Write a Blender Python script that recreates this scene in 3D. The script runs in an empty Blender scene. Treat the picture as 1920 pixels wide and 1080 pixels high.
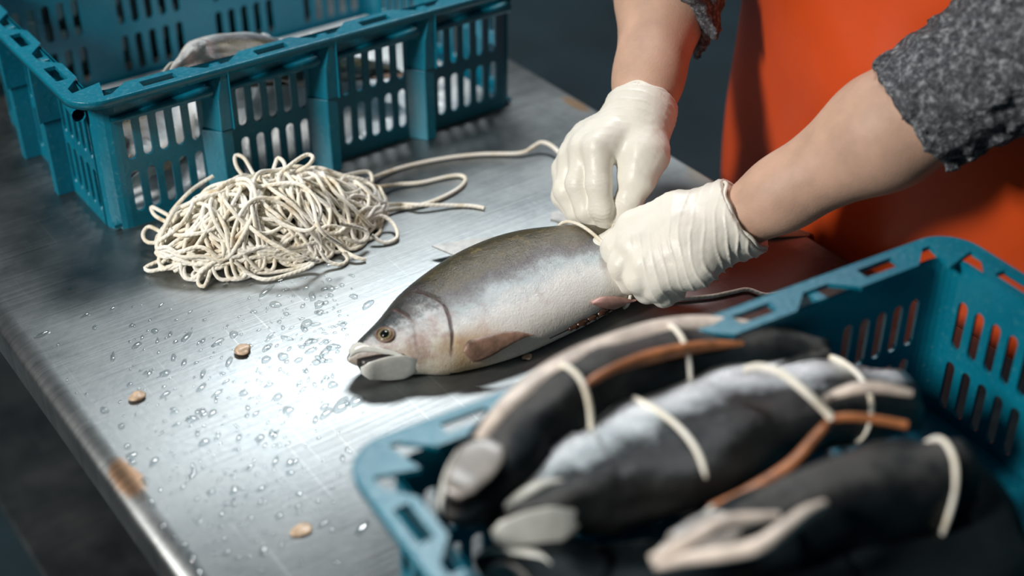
import bpy, bmesh, math, random
import numpy as np
from mathutils import Vector, Matrix

# ------------------------------------------------------------------ camera, light, exposure
S = bpy.context.scene
C = S.collection
PI = math.pi
TZ = 0.85                                   # height of the table top
FPX = 2683.0                                # focal length in pixels of a 1920 wide frame
PITCH = math.radians(34.0)
CAMH = 1.4 * math.sin(PITCH)                # camera above the table top
YAW = math.radians(54.4)
SW, CW = math.sin(YAW), math.cos(YAW)

def cam2world(r, g, u):
    """right / forward / up (camera heading) to world axes: x across the table, y along it"""
    return np.array([SW * r + CW * g, -CW * r + SW * g, u])

RGT = cam2world(1, 0, 0)
FWD = cam2world(0, math.cos(PITCH), -math.sin(PITCH))
UPV = cam2world(0, math.sin(PITCH), math.cos(PITCH))
CAM = np.array([0.0, 0.0, TZ + CAMH])

cd = bpy.data.cameras.new('camera')
cam = bpy.data.objects.new('camera', cd)
C.objects.link(cam)
M = Matrix([[RGT[i], UPV[i], -FWD[i], CAM[i]] for i in range(3)] + [[0, 0, 0, 1]])
cam.matrix_world = M
cd.sensor_width = 36.0
cd.lens = FPX / 1920.0 * 36.0
cd.clip_start = 0.02
cd.dof.use_dof = True
cd.dof.focus_distance = 1.36
cd.dof.aperture_fstop = 2.25
S.camera = cam

S.view_settings.view_transform = 'Standard'
S.view_settings.look = 'None'
S.view_settings.gamma = 1.0
S.view_settings.use_curve_mapping = False
S.view_settings.exposure = 0.0

w = bpy.data.worlds.new('world')
S.world = w
w.use_nodes = True
w.node_tree.nodes['Background'].inputs[0].default_value = (0.40, 0.62, 0.74, 1)
w.node_tree.nodes['Background'].inputs[1].default_value = 0.055

def area(name, az, el, dist, size, power, col, aim=(0.6, 0.95, TZ)):
    a, e = math.radians(az), math.radians(el)
    d = cam2world(math.cos(e) * math.sin(a), math.cos(e) * math.cos(a), math.sin(e))
    p = np.array(aim) + d * dist
    l = bpy.data.lights.new(name, 'AREA')
    l.shape = 'RECTANGLE'
    l.size, l.size_y = size
    l.energy = power
    l.color = col
    o = bpy.data.objects.new(name, l)
    C.objects.link(o)
    o.location = p
    o.rotation_euler = Vector(-d).to_track_quat('-Z', 'Y').to_euler()
    return o
area('doorway_light', 3, 53, 4.0, (1.5, 0.7), 100, (0.95, 0.985, 1.0))
area('window_light', -127.5, 36, 3.6, (0.42, 0.7), 134, (1.0, 0.95, 0.89))

# ------------------------------------------------------------------ placing helpers
def at(px, py, z=0.0):
    d = RGT * (px - 960) / FPX + UPV * (540 - py) / FPX + FWD
    t = (z - CAMH) / d[2]
    return CAM + d * t
def atd(px, py, c):
    return CAM + (RGT * (px - 960) / FPX + UPV * (540 - py) / FPX + FWD) * c
def proj(P):
    v = np.asarray(P, float) - CAM
    c = v @ FWD
    return 960 + FPX * (v @ RGT) / c, 540 - FPX * (v @ UPV) / c

rng = np.random.default_rng(7)
random.seed(7)

def obj(name, me, m=None, parent=None):
    o = bpy.data.objects.new(name, me)
    C.objects.link(o)
    if m is not None and len(me.materials) == 0:
        me.materials.append(m)
    if parent is not None:
        o.parent = parent
    return o
def empty(name, loc=(0, 0, 0), rot=(0, 0, 0)):
    o = bpy.data.objects.new(name, None)
    C.objects.link(o)
    o.location = loc
    o.rotation_euler = rot
    o.empty_display_size = 0.05
    return o
def tag(o, label=None, cat=None, group=None, kind=None):
    if label: o['label'] = label
    if cat: o['category'] = cat
    if group: o['group'] = group
    if kind: o['kind'] = kind
    return o
def copy_tree(o, parent=None):
    c = o.copy()
    C.objects.link(c)
    c.parent = parent
    for ch in list(o.children):
        copy_tree(ch, c)
    return c

def mesh(name, V, Fs, smooth=True):
    me = bpy.data.meshes.new(name)
    V = np.asarray(V, float)
    if isinstance(Fs, np.ndarray) and Fs.ndim == 2:
        n, k = Fs.shape
        me.vertices.add(len(V))
        me.vertices.foreach_set('co', V.astype(np.float32).ravel())
        me.loops.add(n * k)
        me.loops.foreach_set('vertex_index', Fs.astype(np.int32).ravel())
        me.polygons.add(n)
        me.polygons.foreach_set('loop_start', np.arange(0, n * k, k, dtype=np.int32))
        me.update(calc_edges=True)
    else:
        me.from_pydata([tuple(v) for v in V], [], [tuple(int(i) for i in f) for f in Fs])
    me.validate()
    if smooth:
        me.polygons.foreach_set('use_smooth', [True] * len(me.polygons))
    me.update()
    return me

class MB:
    """collects shapes into one mesh"""
    def __init__(s): s.V = []; s.F = []
    def add(s, V, F):
        b = len(s.V)
        s.V += [tuple(map(float, v)) for v in V]
        s.F += [tuple(b + int(i) for i in f) for f in F]
    def box(s, lo, hi, mat=None):
        x0, y0, z0 = lo; x1, y1, z1 = hi
        V = [(x0, y0, z0), (x1, y0, z0), (x1, y1, z0), (x0, y1, z0), (x0, y0, z1), (x1, y0, z1), (x1, y1, z1), (x0, y1, z1)]
        if mat is not None: V = [mat @ Vector(v) for v in V]
        s.add(V, [(0, 3, 2, 1), (4, 5, 6, 7), (0, 1, 5, 4), (1, 2, 6, 5), (2, 3, 7, 6), (3, 0, 4, 7)])
    def build(s, name, m, parent=None, smooth=False, bevel=0, seg=2):
        me = mesh(name, s.V, s.F, smooth)
        o = obj(name, me, m, parent)
        if bevel:
            b = o.modifiers.new('bevel', 'BEVEL'); b.width = bevel; b.segments = seg; b.limit_method = 'ANGLE'
        return o

def catmull(P, n):
    P = np.asarray(P, float)
    Q = np.vstack([2 * P[0] - P[1], P, 2 * P[-1] - P[-2]])
    out = []
    for i in range(1, len(Q) - 2):
        t = np.linspace(0, 1, n, endpoint=False)[:, None]
        p0, p1, p2, p3 = Q[i - 1], Q[i], Q[i + 1], Q[i + 2]
        out.append(0.5 * (2 * p1 + (p2 - p0) * t + (2 * p0 - 5 * p1 + 4 * p2 - p3) * t ** 2 + (3 * p1 - p0 - 3 * p2 + p3) * t ** 3))
    out.append(P[-1:])
    return np.vstack(out)

def tube(P, r, k=8, cap=True):
    P = np.asarray(P, float)
    n = len(P)
    r = np.broadcast_to(np.asarray(r, float), (n,))
    T = np.gradient(P, axis=0)
    T /= np.linalg.norm(T, axis=1)[:, None] + 1e-12
    N = np.zeros_like(P)
    a = np.array([0, 0, 1.0]) if abs(T[0, 2]) < 0.9 else np.array([1.0, 0, 0])
    N[0] = a - T[0] * (a @ T[0]); N[0] /= np.linalg.norm(N[0])
    for i in range(1, n):
        v = N[i - 1] - T[i] * (N[i - 1] @ T[i])
        N[i] = v / (np.linalg.norm(v) + 1e-12)
    B = np.cross(T, N)
    th = np.arange(k) * 2 * PI / k
    V = P[:, None, :] + r[:, None, None] * (N[:, None, :] * np.cos(th)[None, :, None] + B[:, None, :] * np.sin(th)[None, :, None])
    V = V.reshape(-1, 3)
    i = np.arange(n - 1)[:, None] * k
    j = np.arange(k)[None, :]
    j2 = (j + 1) % k
    F = np.stack([i + j, i + j2, i + k + j2, i + k + j], -1).reshape(-1, 4)
    return V, F

# ------------------------------------------------------------------ signed distance modelling
def noise3(P, scale, seed=0):
    Q = P / scale
    i = np.floor(Q).astype(np.int64)
    f = Q - i
    f = f * f * (3 - 2 * f)
    def h(a, b, c):
        n = (a * 374761393 + b * 668265263 + c * 2147483647 + seed * 974634777) & 0xFFFFFFFF
        n = ((n ^ (n >> 13)) * 1274126177) & 0xFFFFFFFF
        n = (n ^ (n >> 16)) & 0xFFFF
        return n / 32767.5 - 1
    x, y, z = i[..., 0], i[..., 1], i[..., 2]
    r = 0
    for dx in (0, 1):
        for dy in (0, 1):
            for dz in (0, 1):
                wgt = (f[..., 0] if dx else 1 - f[..., 0]) * (f[..., 1] if dy else 1 - f[..., 1]) * (f[..., 2] if dz else 1 - f[..., 2])
                r = r + wgt * h(x + dx, y + dy, z + dz)
    return r

def smin(a, b, k):
    if k <= 0: return np.minimum(a, b)
    h = np.clip(0.5 + 0.5 * (b - a) / k, 0, 1)
    return b + (a - b) * h - k * h * (1 - h)

class Field:
    def __init__(s, lo, hi, h):
        s.lo = np.array(lo, float); s.h = h
        s.n = np.ceil((np.array(hi) - s.lo) / h).astype(int) + 1
        s.D = np.full(tuple(s.n), 0.2, np.float32)
    def sub(s, lo, hi):
        a = np.clip(np.floor((np.array(lo) - s.lo) / s.h).astype(int), 0, s.n - 1)
        b = np.clip(np.ceil((np.array(hi) - s.lo) / s.h).astype(int) + 1, 1, s.n)
        sl = tuple(slice(x, y) for x, y in zip(a, b))
        ax = [s.lo[i] + s.h * np.arange(a[i], b[i]) for i in range(3)]
        X, Y, Z = np.meshgrid(*ax, indexing='ij')
        return sl, np.stack([X, Y, Z], -1)
    def cone(s, a, b, ra, rb, k=0.0):
        a = np.asarray(a, float); b = np.asarray(b, float)
        m = max(ra, rb) + max(k, 0.0) * 1.5 + 3 * s.h
        sl, P = s.sub(np.minimum(a, b) - m, np.maximum(a, b) + m)
        ab = b - a
        t = np.clip(((P - a) @ ab) / (ab @ ab + 1e-12), 0, 1)
        d = np.linalg.norm(P - a - t[..., None] * ab, axis=-1) - (ra + (rb - ra) * t)
        s.D[sl] = smin(s.D[sl], d, k)
        return s
    def chain(s, pts, rs, k=0.004):
        for i in range(len(pts) - 1):
            s.cone(pts[i], pts[i + 1], rs[i], rs[i + 1], k)
        return s
    def ell(s, c, r, k=0.0, rot=None):
        c = np.asarray(c, float); r = np.asarray(r, float)
        m = r.max() + k * 1.5 + 3 * s.h
        sl, P = s.sub(c - m, c + m)
        q = P - c
        if rot is not None: q = q @ rot
        k0 = np.linalg.norm(q / r, axis=-1)
        k1 = np.linalg.norm(q / (r * r), axis=-1)
        d = k0 * (k0 - 1) / (k1 + 1e-9)
        s.D[sl] = smin(s.D[sl], d, k)
        return s
    def cut(s, p, n):
        """keep the side of the plane that n points away from"""
        sl, P = s.sub(s.lo, s.lo + s.h * s.n)
        d = (P - np.asarray(p)) @ np.asarray(n)
        s.D = np.maximum(s.D, d).astype(np.float32)
        return s
    def like(s):
        f = Field.__new__(Field)
        f.lo, f.h, f.n = s.lo, s.h, s.n
        f.D = np.full(tuple(s.n), 0.2, np.float32)
        return f
    def pts(s):
        return s.sub(s.lo, s.lo + s.h * s.n)[1]
    def nets(s):
        D = s.D
        D[0], D[-1], D[:, 0], D[:, -1], D[:, :, 0], D[:, :, -1] = 1, 1, 1, 1, 1, 1
        ins = D < 0
        nx, ny, nz = D.shape
        cnt = np.zeros((nx - 1, ny - 1, nz - 1), np.int8)
        for dx in (0, 1):
            for dy in (0, 1):
                for dz in (0, 1):
                    cnt += ins[dx:nx - 1 + dx, dy:ny - 1 + dy, dz:nz - 1 + dz]
        act = np.argwhere((cnt > 0) & (cnt < 8))
        idx = np.full(cnt.shape, -1, np.int64)
        idx[tuple(act.T)] = np.arange(len(act))
        acc = np.zeros((len(act), 3)); num = np.zeros(len(act))
        cor = [(a, b, c) for a in (0, 1) for b in (0, 1) for c in (0, 1)]
        for i, p in enumerate(cor):
            for q in cor[i + 1:]:
                if sum(abs(a - b) for a, b in zip(p, q)) != 1: continue
                dp = D[tuple((act + p).T)].astype(float); dq = D[tuple((act + q).T)].astype(float)
                mk = (dp < 0) != (dq < 0)
                t = np.where(mk, dp / np.where(mk, dp - dq, 1), 0)
                pos = np.array(p) + t[:, None] * (np.array(q) - np.array(p))
                acc += np.where(mk[:, None], pos, 0); num += mk
        V = s.lo + s.h * (act + acc / np.maximum(num, 1)[:, None])
        Fs = []
        for ax in range(3):
            sh = [slice(None)] * 3; sh2 = [slice(None)] * 3
            sh[ax] = slice(0, -1); sh2[ax] = slice(1, None)
            A = ins[tuple(sh)]; Bm = ins[tuple(sh2)]
            e = np.argwhere(A != Bm)
            u, v = (ax + 1) % 3, (ax + 2) % 3
            ok = (e[:, u] > 0) & (e[:, v] > 0) & (e[:, u] < D.shape[u] - 1) & (e[:, v] < D.shape[v] - 1)
            e = e[ok]
            def g(du, dv):
                q = e.copy(); q[:, u] -= du; q[:, v] -= dv
                return idx[tuple(q.T)]
            q = np.stack([g(1, 1), g(0, 1), g(0, 0), g(1, 0)], -1)
            fl = A[tuple(e.T)]
            q[~fl] = q[~fl][:, ::-1]
            Fs.append(q)
        return V, np.vstack(Fs)

def vnormals(V, F):
    N = np.zeros_like(V)
    n = np.cross(V[F[:, 2]] - V[F[:, 0]], V[F[:, 3]] - V[F[:, 1]])
    for i in range(4): np.add.at(N, F[:, i], n)
    return N / (np.linalg.norm(N, axis=1)[:, None] + 1e-12)
def relax(V, F, it=1, lam=0.5):
    for _ in range(it):
        A = np.zeros_like(V); n = np.zeros(len(V))
        for i in range(4):
            a, b = F[:, i], F[:, (i + 1) % 4]
            np.add.at(A, a, V[b]); np.add.at(n, a, 1)
            np.add.at(A, b, V[a]); np.add.at(n, b, 1)
        V = V + lam * (A / np.maximum(n, 1)[:, None] - V)
    return V

# ------------------------------------------------------------------ materials
class Mat:
    def __init__(s, name):
        s.m = bpy.data.materials.new(name); s.m.use_nodes = True
        s.t = s.m.node_tree; s.b = s.t.nodes['Principled BSDF']
    def n(s, typ, **kw):
        x = s.t.nodes.new(typ)
        for k, v in kw.items():
            if k.startswith('i_'): x.inputs[k[2:].replace('_', ' ')].default_value = v
            else: setattr(x, k, v)
        return x
    def l(s, a, b): s.t.links.new(a, b)
    def set(s, **kw):
        for k, v in kw.items():
            s.b.inputs[k.replace('_', ' ')].default_value = v
        return s
    def coord(s, out='Object', scale=(1, 1, 1), rot=(0, 0, 0)):
        tc = s.n('ShaderNodeTexCoord'); mp = s.n('ShaderNodeMapping')
        mp.inputs['Scale'].default_value = scale; mp.inputs['Rotation'].default_value = rot
        s.l(tc.outputs[out], mp.inputs[0]); return mp.outputs[0]
    def noise(s, vec, scale, detail=4, rough=0.55):
        x = s.n('ShaderNodeTexNoise'); x.inputs['Scale'].default_value = scale
        x.inputs['Detail'].default_value = detail; x.inputs['Roughness'].default_value = rough
        if vec is not None: s.l(vec, x.inputs['Vector'])
        return x.outputs['Fac']
    def ramp(s, fac, stops):
        r = s.n('ShaderNodeValToRGB'); e = r.color_ramp.elements
        while len(e) < len(stops): e.new(0.5)
        for el, (p, c) in zip(e, stops):
            el.position = p; el.color = c if len(c) == 4 else (*c, 1)
        s.l(fac, r.inputs[0]); return r.outputs[0]
    def mix(s, fac, a, b, typ='MIX'):
        x = s.n('ShaderNodeMix', data_type='RGBA', blend_type=typ)
        for v, i in ((fac, 0), (a, 6), (b, 7)):
            if hasattr(v, 'links'): s.l(v, x.inputs[i])
            elif i == 0: x.inputs[0].default_value = v
            else: x.inputs[i].default_value = (*v, 1) if len(v) == 3 else v
        return x.outputs[2]
    def math(s, op, a, b=0.0, clamp=False):
        x = s.n('ShaderNodeMath', operation=op, use_clamp=clamp)
        for v, i in ((a, 0), (b, 1)):
            if hasattr(v, 'links'): s.l(v, x.inputs[i])
            else: x.inputs[i].default_value = v
        return x.outputs[0]
    def bump(s, h, strength=0.3, dist=0.002):
        x = s.n('ShaderNodeBump'); x.inputs['Strength'].default_value = strength; x.inputs['Distance'].default_value = dist
        s.l(h, x.inputs['Height']); s.l(x.outputs[0], s.b.inputs['Normal'])
    def color(s, c): s.l(c, s.b.inputs['Base Color'])
    def rough(s, c): s.l(c, s.b.inputs['Roughness'])
    def maprange(s, v, a, b, c=0.0, d=1.0):
        x = s.n('ShaderNodeMapRange'); s.l(v, x.inputs[0])
        for i, q in enumerate((a, b, c, d)): x.inputs[i + 1].default_value = q
        return x.outputs[0]
    def attr(s, name):
        x = s.n('ShaderNodeAttribute'); x.attribute_name = name; return x

def simple(name, col, rough=0.5, metallic=0.0, var=0.0, scale=40, bump=0.0, bscale=200, **kw):
    m = Mat(name)
    m.set(Base_Color=(*col, 1), Roughness=rough, Metallic=metallic, **kw)
    v = m.coord()
    if var:
        f = m.noise(v, scale)
        m.color(m.mix(m.maprange(f, 0.3, 0.7), tuple(c * (1 - var) for c in col), tuple(min(1, c * (1 + var)) for c in col)))
    if bump:
        m.bump(m.noise(v, bscale), bump, 0.002)
    return m.m

def spot(m, P, centre, rx, ry, rot=0.0, wob=0.5, scale=30):
    """soft irregular blotch of its own shape around a point of the surface (world metres)"""
    mp = m.n('ShaderNodeMapping')
    mp.vector_type = 'TEXTURE'
    mp.inputs['Location'].default_value = (centre[0], centre[1], 0)
    mp.inputs['Rotation'].default_value = (0, 0, rot)
    mp.inputs['Scale'].default_value = (rx, ry, 100)
    m.l(P, mp.inputs[0])
    ln = m.n('ShaderNodeVectorMath', operation='LENGTH'); m.l(mp.outputs[0], ln.inputs[0])
    nz = m.noise(P, scale, 5, 0.6)
    q = m.math('ADD', ln.outputs['Value'], m.math('MULTIPLY', m.math('SUBTRACT', nz, 0.5), wob * 2))
    return m.maprange(q, 1.0, 0.6)

def make_steel():
    m = Mat('brushed_steel')
    m.set(Metallic=1.0)
    tc = m.n('ShaderNodeTexCoord'); P = tc.outputs['Object']
    st = m.coord('Object', (6, 260, 1), (0, 0, 0.0))
    streak = m.noise(st, 1.0, 6, 0.65)
    cloud = m.noise(P, 9, 5, 0.6)
    fine = m.noise(P, 140, 4, 0.7)
    sc = m.coord('Object', (240, 5, 1), (0, 0, math.radians(-38)))
    scr = m.noise(sc, 1.0, 3, 0.5)
    sc2 = m.coord('Object', (330, 4, 1), (0, 0, math.radians(21)))
    scr2 = m.noise(sc2, 1.0, 3, 0.5)
    base = m.ramp(cloud, [(0.25, (0.20, 0.225, 0.235)), (0.7, (0.32, 0.34, 0.345))])
    base = m.mix(m.maprange(fine, 0.3, 0.75, 0.0, 0.35), base, (0.40, 0.41, 0.41))
    base = m.mix(m.maprange(scr, 0.66, 0.72, 0.0, 0.4), base, (0.52, 0.53, 0.53))
    base = m.mix(m.maprange(scr2, 0.68, 0.73, 0.0, 0.3), base, (0.52, 0.53, 0.53))
    blood = spot(m, P, at(1450, 525), 0.10, 0.075, 0.3, 0.35, 26)
    rust = spot(m, P, at(1078, 195), 0.030, 0.010, 1.57, 0.4, 60)
    rust2 = spot(m, P, at(238, 895), 0.012, 0.035, 0.0, 0.5, 45)
    brown = spot(m, P, at(1330, 322), 0.05, 0.03, 1.2, 0.6, 40)
    base = m.mix(m.math('MULTIPLY', blood, 0.85), base, (0.085, 0.035, 0.03))
    base = m.mix(m.math('MULTIPLY', rust, 0.75), base, (0.38, 0.22, 0.10))
    base = m.mix(m.math('MULTIPLY', rust2, 0.75), base, (0.38, 0.2, 0.09))
    base = m.mix(m.math('MULTIPLY', brown, 0.4), base, (0.35, 0.27, 0.18))
    m.color(base)
    r = m.maprange(cloud, 0.3, 0.7, 0.36, 0.48)
    r = m.math('ADD', r, m.maprange(streak, 0.3, 0.7, -0.03, 0.05))
    m.rough(r)
    m.l(m.math('SUBTRACT', 1.0, m.math('MULTIPLY', blood, 0.8)), m.b.inputs['Metallic'])
    h = m.math('ADD', m.math('MULTIPLY', streak, 0.5), m.math('MULTIPLY', fine, 0.35))
    m.bump(h, 0.16, 0.002)
    return m.m

def make_plastic():
    m = Mat('teal_plastic')
    P = m.coord()
    f = m.noise(P, 14, 5, 0.6)
    g = m.noise(P, 220, 3, 0.6)
    c = m.ramp(f, [(0.3, (0.001, 0.13, 0.205)), (0.7, (0.002, 0.18, 0.265))])
    m.color(m.mix(m.maprange(g, 0.6, 0.72, 0.0, 0.25), c, (0.15, 0.4, 0.42)))
    m.set(Specular_IOR_Level=0.5)
    m.rough(m.maprange(g, 0.3, 0.7, 0.26, 0.42))
    m.bump(g, 0.25, 0.0015)
    return m.m

def make_twine():
    m = Mat('cotton_twine')
    tc = m.n('ShaderNodeTexCoord'); P = tc.outputs['Object']
    f = m.noise(P, 45, 4, 0.6)
    c = m.ramp(f, [(0.30, (0.66, 0.54, 0.36)), (0.44, (0.90, 0.85, 0.72)), (0.62, (0.95, 0.93, 0.86))])
    a = m.attr('lay')
    wv = m.math('SINE', a.outputs['Fac'])
    m.color(m.mix(m.maprange(wv, -1, -0.3, 0.12, 0.0), c, (0.40, 0.33, 0.22)))
    m.set(Roughness=0.75)
    m.bump(wv, 0.25, 0.0006)
    return m.m

def make_salmon(name, dark=False, mid_=False):
    """s = metres from the snout, t = -1 belly .. 1 back, both stored on the vertices"""
    m = Mat(name)
    P = m.coord()
    t = m.attr('ft').outputs['Fac']; s = m.attr('fs').outputs['Fac']
    big = m.noise(P, 26, 5, 0.65)
    mid = m.noise(P, 75, 4, 0.7)
    fin = m.noise(P, 620, 3, 0.7)
    tw = m.math('ADD', t, m.maprange(big, 0.25, 0.75, -0.32 if mid_ else -0.20, 0.32 if mid_ else 0.20))
    if dark:  # whole skin, belly too, darkened: shade of the foreground crate in the colour
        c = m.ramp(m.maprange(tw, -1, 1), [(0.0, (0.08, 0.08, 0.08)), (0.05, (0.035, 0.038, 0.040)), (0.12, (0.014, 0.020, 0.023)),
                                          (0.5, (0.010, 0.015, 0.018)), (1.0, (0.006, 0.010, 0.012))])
    else:
        c = m.ramp(m.maprange(tw, -1, 1), [(0.0, (0.72, 0.69, 0.63)), (0.22, (0.74, 0.74, 0.72)), (0.35, (0.45, 0.51, 0.53)),
                                          (0.44, (0.20, 0.205, 0.21)), (0.53, (0.105, 0.097, 0.098)), (0.62, (0.10, 0.080, 0.042)), (0.82, (0.075, 0.060, 0.024)), (1.0, (0.035, 0.038, 0.030))])
    if mid_:  # lower half darkened, upper flank whitened: shade and shine in the colour
        c = m.ramp(m.maprange(tw, -1, 1), [(0.0, (0.10, 0.10, 0.10)), (0.28, (0.035, 0.04, 0.042)), (0.42, (0.50, 0.55, 0.57)), (0.58, (0.92, 0.94, 0.95)), (0.84, (0.75, 0.78, 0.80)), (1.0, (0.06, 0.07, 0.075))])
    # speckle of the scales and dark blotches of the flank
    sp = m.maprange(fin, 0.46, 0.62, 0.0, 0.55)
    band = m.maprange(t, -0.35, 0.25)
    c = m.mix(m.math('MULTIPLY', sp, band), c, (0.010, 0.012, 0.013) if dark else (0.045, 0.04, 0.04))
    if not dark and not mid_:
        bl = m.math('MULTIPLY', m.maprange(mid, 0.52, 0.68, 0.0, 0.75), m.maprange(t, 0.05, 0.55))
        c = m.mix(bl, c, (0.19, 0.14, 0.05))
        dk = m.math('MULTIPLY', m.maprange(m.noise(P, 48, 4, 0.65), 0.50, 0.64, 0.0, 0.75), m.maprange(t, -0.05, 0.3))
        c = m.mix(dk, c, (0.045, 0.038, 0.024))
        pk = m.math('MULTIPLY', m.maprange(big, 0.55, 0.72, 0.0, 0.55), m.math('SUBTRACT', 1.0, m.maprange(t, -0.5, 0.2)))
        c = m.mix(pk, c, (0.50, 0.27, 0.21))
        # head: dark crown, silvery cheek, ochre throat
        hd = m.maprange(s, 0.100, 0.088)
        hc = m.ramp(m.maprange(m.math('ADD', t, m.maprange(mid, 0.3, 0.7, -0.24, 0.24)), -1, 1),
                    [(0.0, (0.62, 0.58, 0.46)), (0.22, (0.70, 0.70, 0.68)), (0.42, (0.44, 0.47, 0.48)), (0.52, (0.17, 0.18, 0.18)), (0.60, (0.05, 0.056, 0.056)), (0.76, (0.022, 0.028, 0.028)), (1.0, (0.02, 0.024, 0.024))])
        pnk = m.maprange(big, 0.5, 0.64, 0.0, 0.6)
        pnk = m.math('MULTIPLY', pnk, m.maprange(t, 0.35, -0.1, 0.15, 1.0))
        hc = m.mix(pnk, hc, (0.30, 0.16, 0.14))
        c = m.mix(hd, c, hc)
        th = m.math('MULTIPLY', m.math('MULTIPLY', m.maprange(s, 0.062, 0.085), m.maprange(s, 0.135, 0.10)), m.maprange(t, -0.55, -0.8))
        c = m.mix(m.math('MULTIPLY', th, 0.6), c, (0.45, 0.26, 0.09))
        e = m.attr('edge').outputs['Fac']
        c = m.mix(m.math('MULTIPLY', e, 0.75), c, (0.16, 0.065, 0.05))
    m.color(c)
    m.set(Metallic=0.0, Specular_IOR_Level=0.06 if dark else 0.45)
    if mid_: m.set(Metallic=0.9)
    m.rough(m.maprange(mid, 0.3, 0.7, 0.26, 0.44) if mid_ else m.maprange(mid, 0.3, 0.7, 0.12, 0.32))
    h = m.math('ADD', m.math('MULTIPLY', fin, 0.5), m.math('MULTIPLY', mid, 0.9))
    m.bump(h, 0.5, 0.0035 if mid_ else 0.0022)
    return m.m

MT = {}
MT['steel'] = make_steel()
MT['plastic'] = make_plastic()
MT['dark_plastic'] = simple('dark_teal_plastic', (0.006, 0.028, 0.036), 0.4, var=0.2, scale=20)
MT['twine'] = make_twine()
MT['salmon'] = make_salmon('salmon_skin')
MT['salmon_shaded'] = make_salmon('shaded_salmon_skin', True)
MT['salmon_half_shaded'] = make_salmon('half_shaded_silver_salmon', False, True)
MT['fin'] = simple('fin_membrane', (0.20, 0.12, 0.085), 0.4, var=0.4, scale=90, bump=0.3, bscale=300)
MT['fin_grey'] = simple('grey_fin_membrane', (0.36, 0.37, 0.36), 0.35, var=0.3, scale=90)
MT['fin_pink'] = simple('pink_fin_membrane', (0.50, 0.28, 0.24), 0.4, var=0.3, scale=90)
MT['jaw'] = simple('pale_jaw_skin', (0.60, 0.61, 0.57), 0.25, var=0.15, scale=60, bump=0.1)
MT['jaw_dark'] = simple('grey_jaw_skin', (0.26, 0.24, 0.22), 0.3, var=0.4, scale=60)
MT['mouth'] = simple('dark_mouth_lining', (0.012, 0.010, 0.010), 0.4)
MT['gold'] = simple('gold_iris', (0.20, 0.165, 0.095), 0.25, var=0.4, scale=400)
MT['pupil'] = simple('black_pupil', (0.006, 0.007, 0.007), 0.06)
MT['flap'] = simple('pale_belly_flesh', (0.74, 0.64, 0.56), 0.35, var=0.35, scale=40, bump=0.3)
MT['flap_orange'] = simple('orange_belly_flesh', (0.42, 0.16, 0.065), 0.35, var=0.4, scale=60, bump=0.3)
MT['guts'] = simple('brown_viscera', (0.055, 0.026, 0.016), 0.2, var=0.6, scale=120)
MT['latex'] = simple('cream_latex', (0.80, 0.78, 0.70), 0.42, var=0.05, scale=25, bump=0.12, bscale=350, Subsurface_Weight=0.12, Subsurface_Radius=(0.01, 0.007, 0.004))
MT['skin'] = simple('skin', (0.56, 0.36, 0.265), 0.55, var=0.14, scale=28, bump=0.16, bscale=420, Subsurface_Weight=0.1, Subsurface_Radius=(0.012, 0.006, 0.003))
MT['apron'] = simple('orange_rubber', (0.62, 0.075, 0.014), 0.3, var=0.10, scale=7, bump=0.08, bscale=60)
MT['trouser'] = simple('black_cloth', (0.018, 0.021, 0.024), 0.8, var=0.3, scale=60, bump=0.3)
MT['boot'] = simple('black_rubber_boot', (0.012, 0.014, 0.016), 0.4)
MT['hair'] = simple('black_hair', (0.012, 0.010, 0.009), 0.45, bump=0.6, bscale=300)
MT['ice'] = simple('crushed_ice', (0.80, 0.84, 0.86), 0.25, var=0.1, scale=60, bump=0.5, bscale=90)
MT['scrap'] = simple('fish_scrap_flesh', (0.58, 0.43, 0.30), 0.35, var=0.35, scale=160)
MT['floor'] = simple('wet_concrete', (0.013, 0.032, 0.043), 0.7, var=0.35, scale=3)
MT['wall'] = simple('dark_wall', (0.030, 0.040, 0.045), 0.8, var=0.2, scale=2)
MT['wood'] = simple('weathered_wood', (0.30, 0.17, 0.08), 0.7, var=0.35, scale=25, bump=0.3)
def make_fleece():
    m = Mat('grey_fleece')
    P = m.coord()
    f = m.noise(P, 170, 4, 0.7); g = m.noise(P, 55, 3, 0.6)
    c = m.ramp(f, [(0.36, (0.018, 0.02, 0.024)), (0.52, (0.10, 0.11, 0.125)), (0.66, (0.36, 0.38, 0.40))])
    m.color(m.mix(m.maprange(g, 0.35, 0.65, 0.0, 0.5), c, (0.06, 0.065, 0.075)))
    m.set(Roughness=0.9); m.bump(f, 0.9, 0.004)
    return m.m
MT['fleece'] = make_fleece()
def make_water():
    m = Mat('water')
    out = m.t.nodes['Material Output']
    tr = m.n('ShaderNodeBsdfTransparent'); tr.inputs[0].default_value = (0.90, 0.93, 0.94, 1)
    gl = m.n('ShaderNodeBsdfGlossy'); gl.inputs['Roughness'].default_value = 0.04
    lw = m.n('ShaderNodeLayerWeight'); lw.inputs['Blend'].default_value = 0.5
    fr = m.math('ADD', m.math('MULTIPLY', m.math('POWER', lw.outputs['Facing'], 1.6), 0.9), 0.03)
    mx = m.n('ShaderNodeMixShader')
    m.l(fr, mx.inputs[0]); m.l(tr.outputs[0], mx.inputs[1]); m.l(gl.outputs[0], mx.inputs[2])
    m.l(mx.outputs[0], out.inputs['Surface'])
    return m.m
MT['water'] = make_water()

# ------------------------------------------------------------------ the setting
b = MB(); b.box((-4, -3, -0.1), (6, 6, 0)); tag(b.build('floor', MT['floor']), kind='structure')
b = MB(); b.box((-4, 6, -0.1), (6, 6.1, 1.9)); tag(b.build('wall_back', MT['wall']), kind='structure')
b = MB(); b.box((6, -3, -0.1), (6.1, 6.1, 1.9)); tag(b.build('wall_right', MT['wall']), kind='structure')

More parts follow.
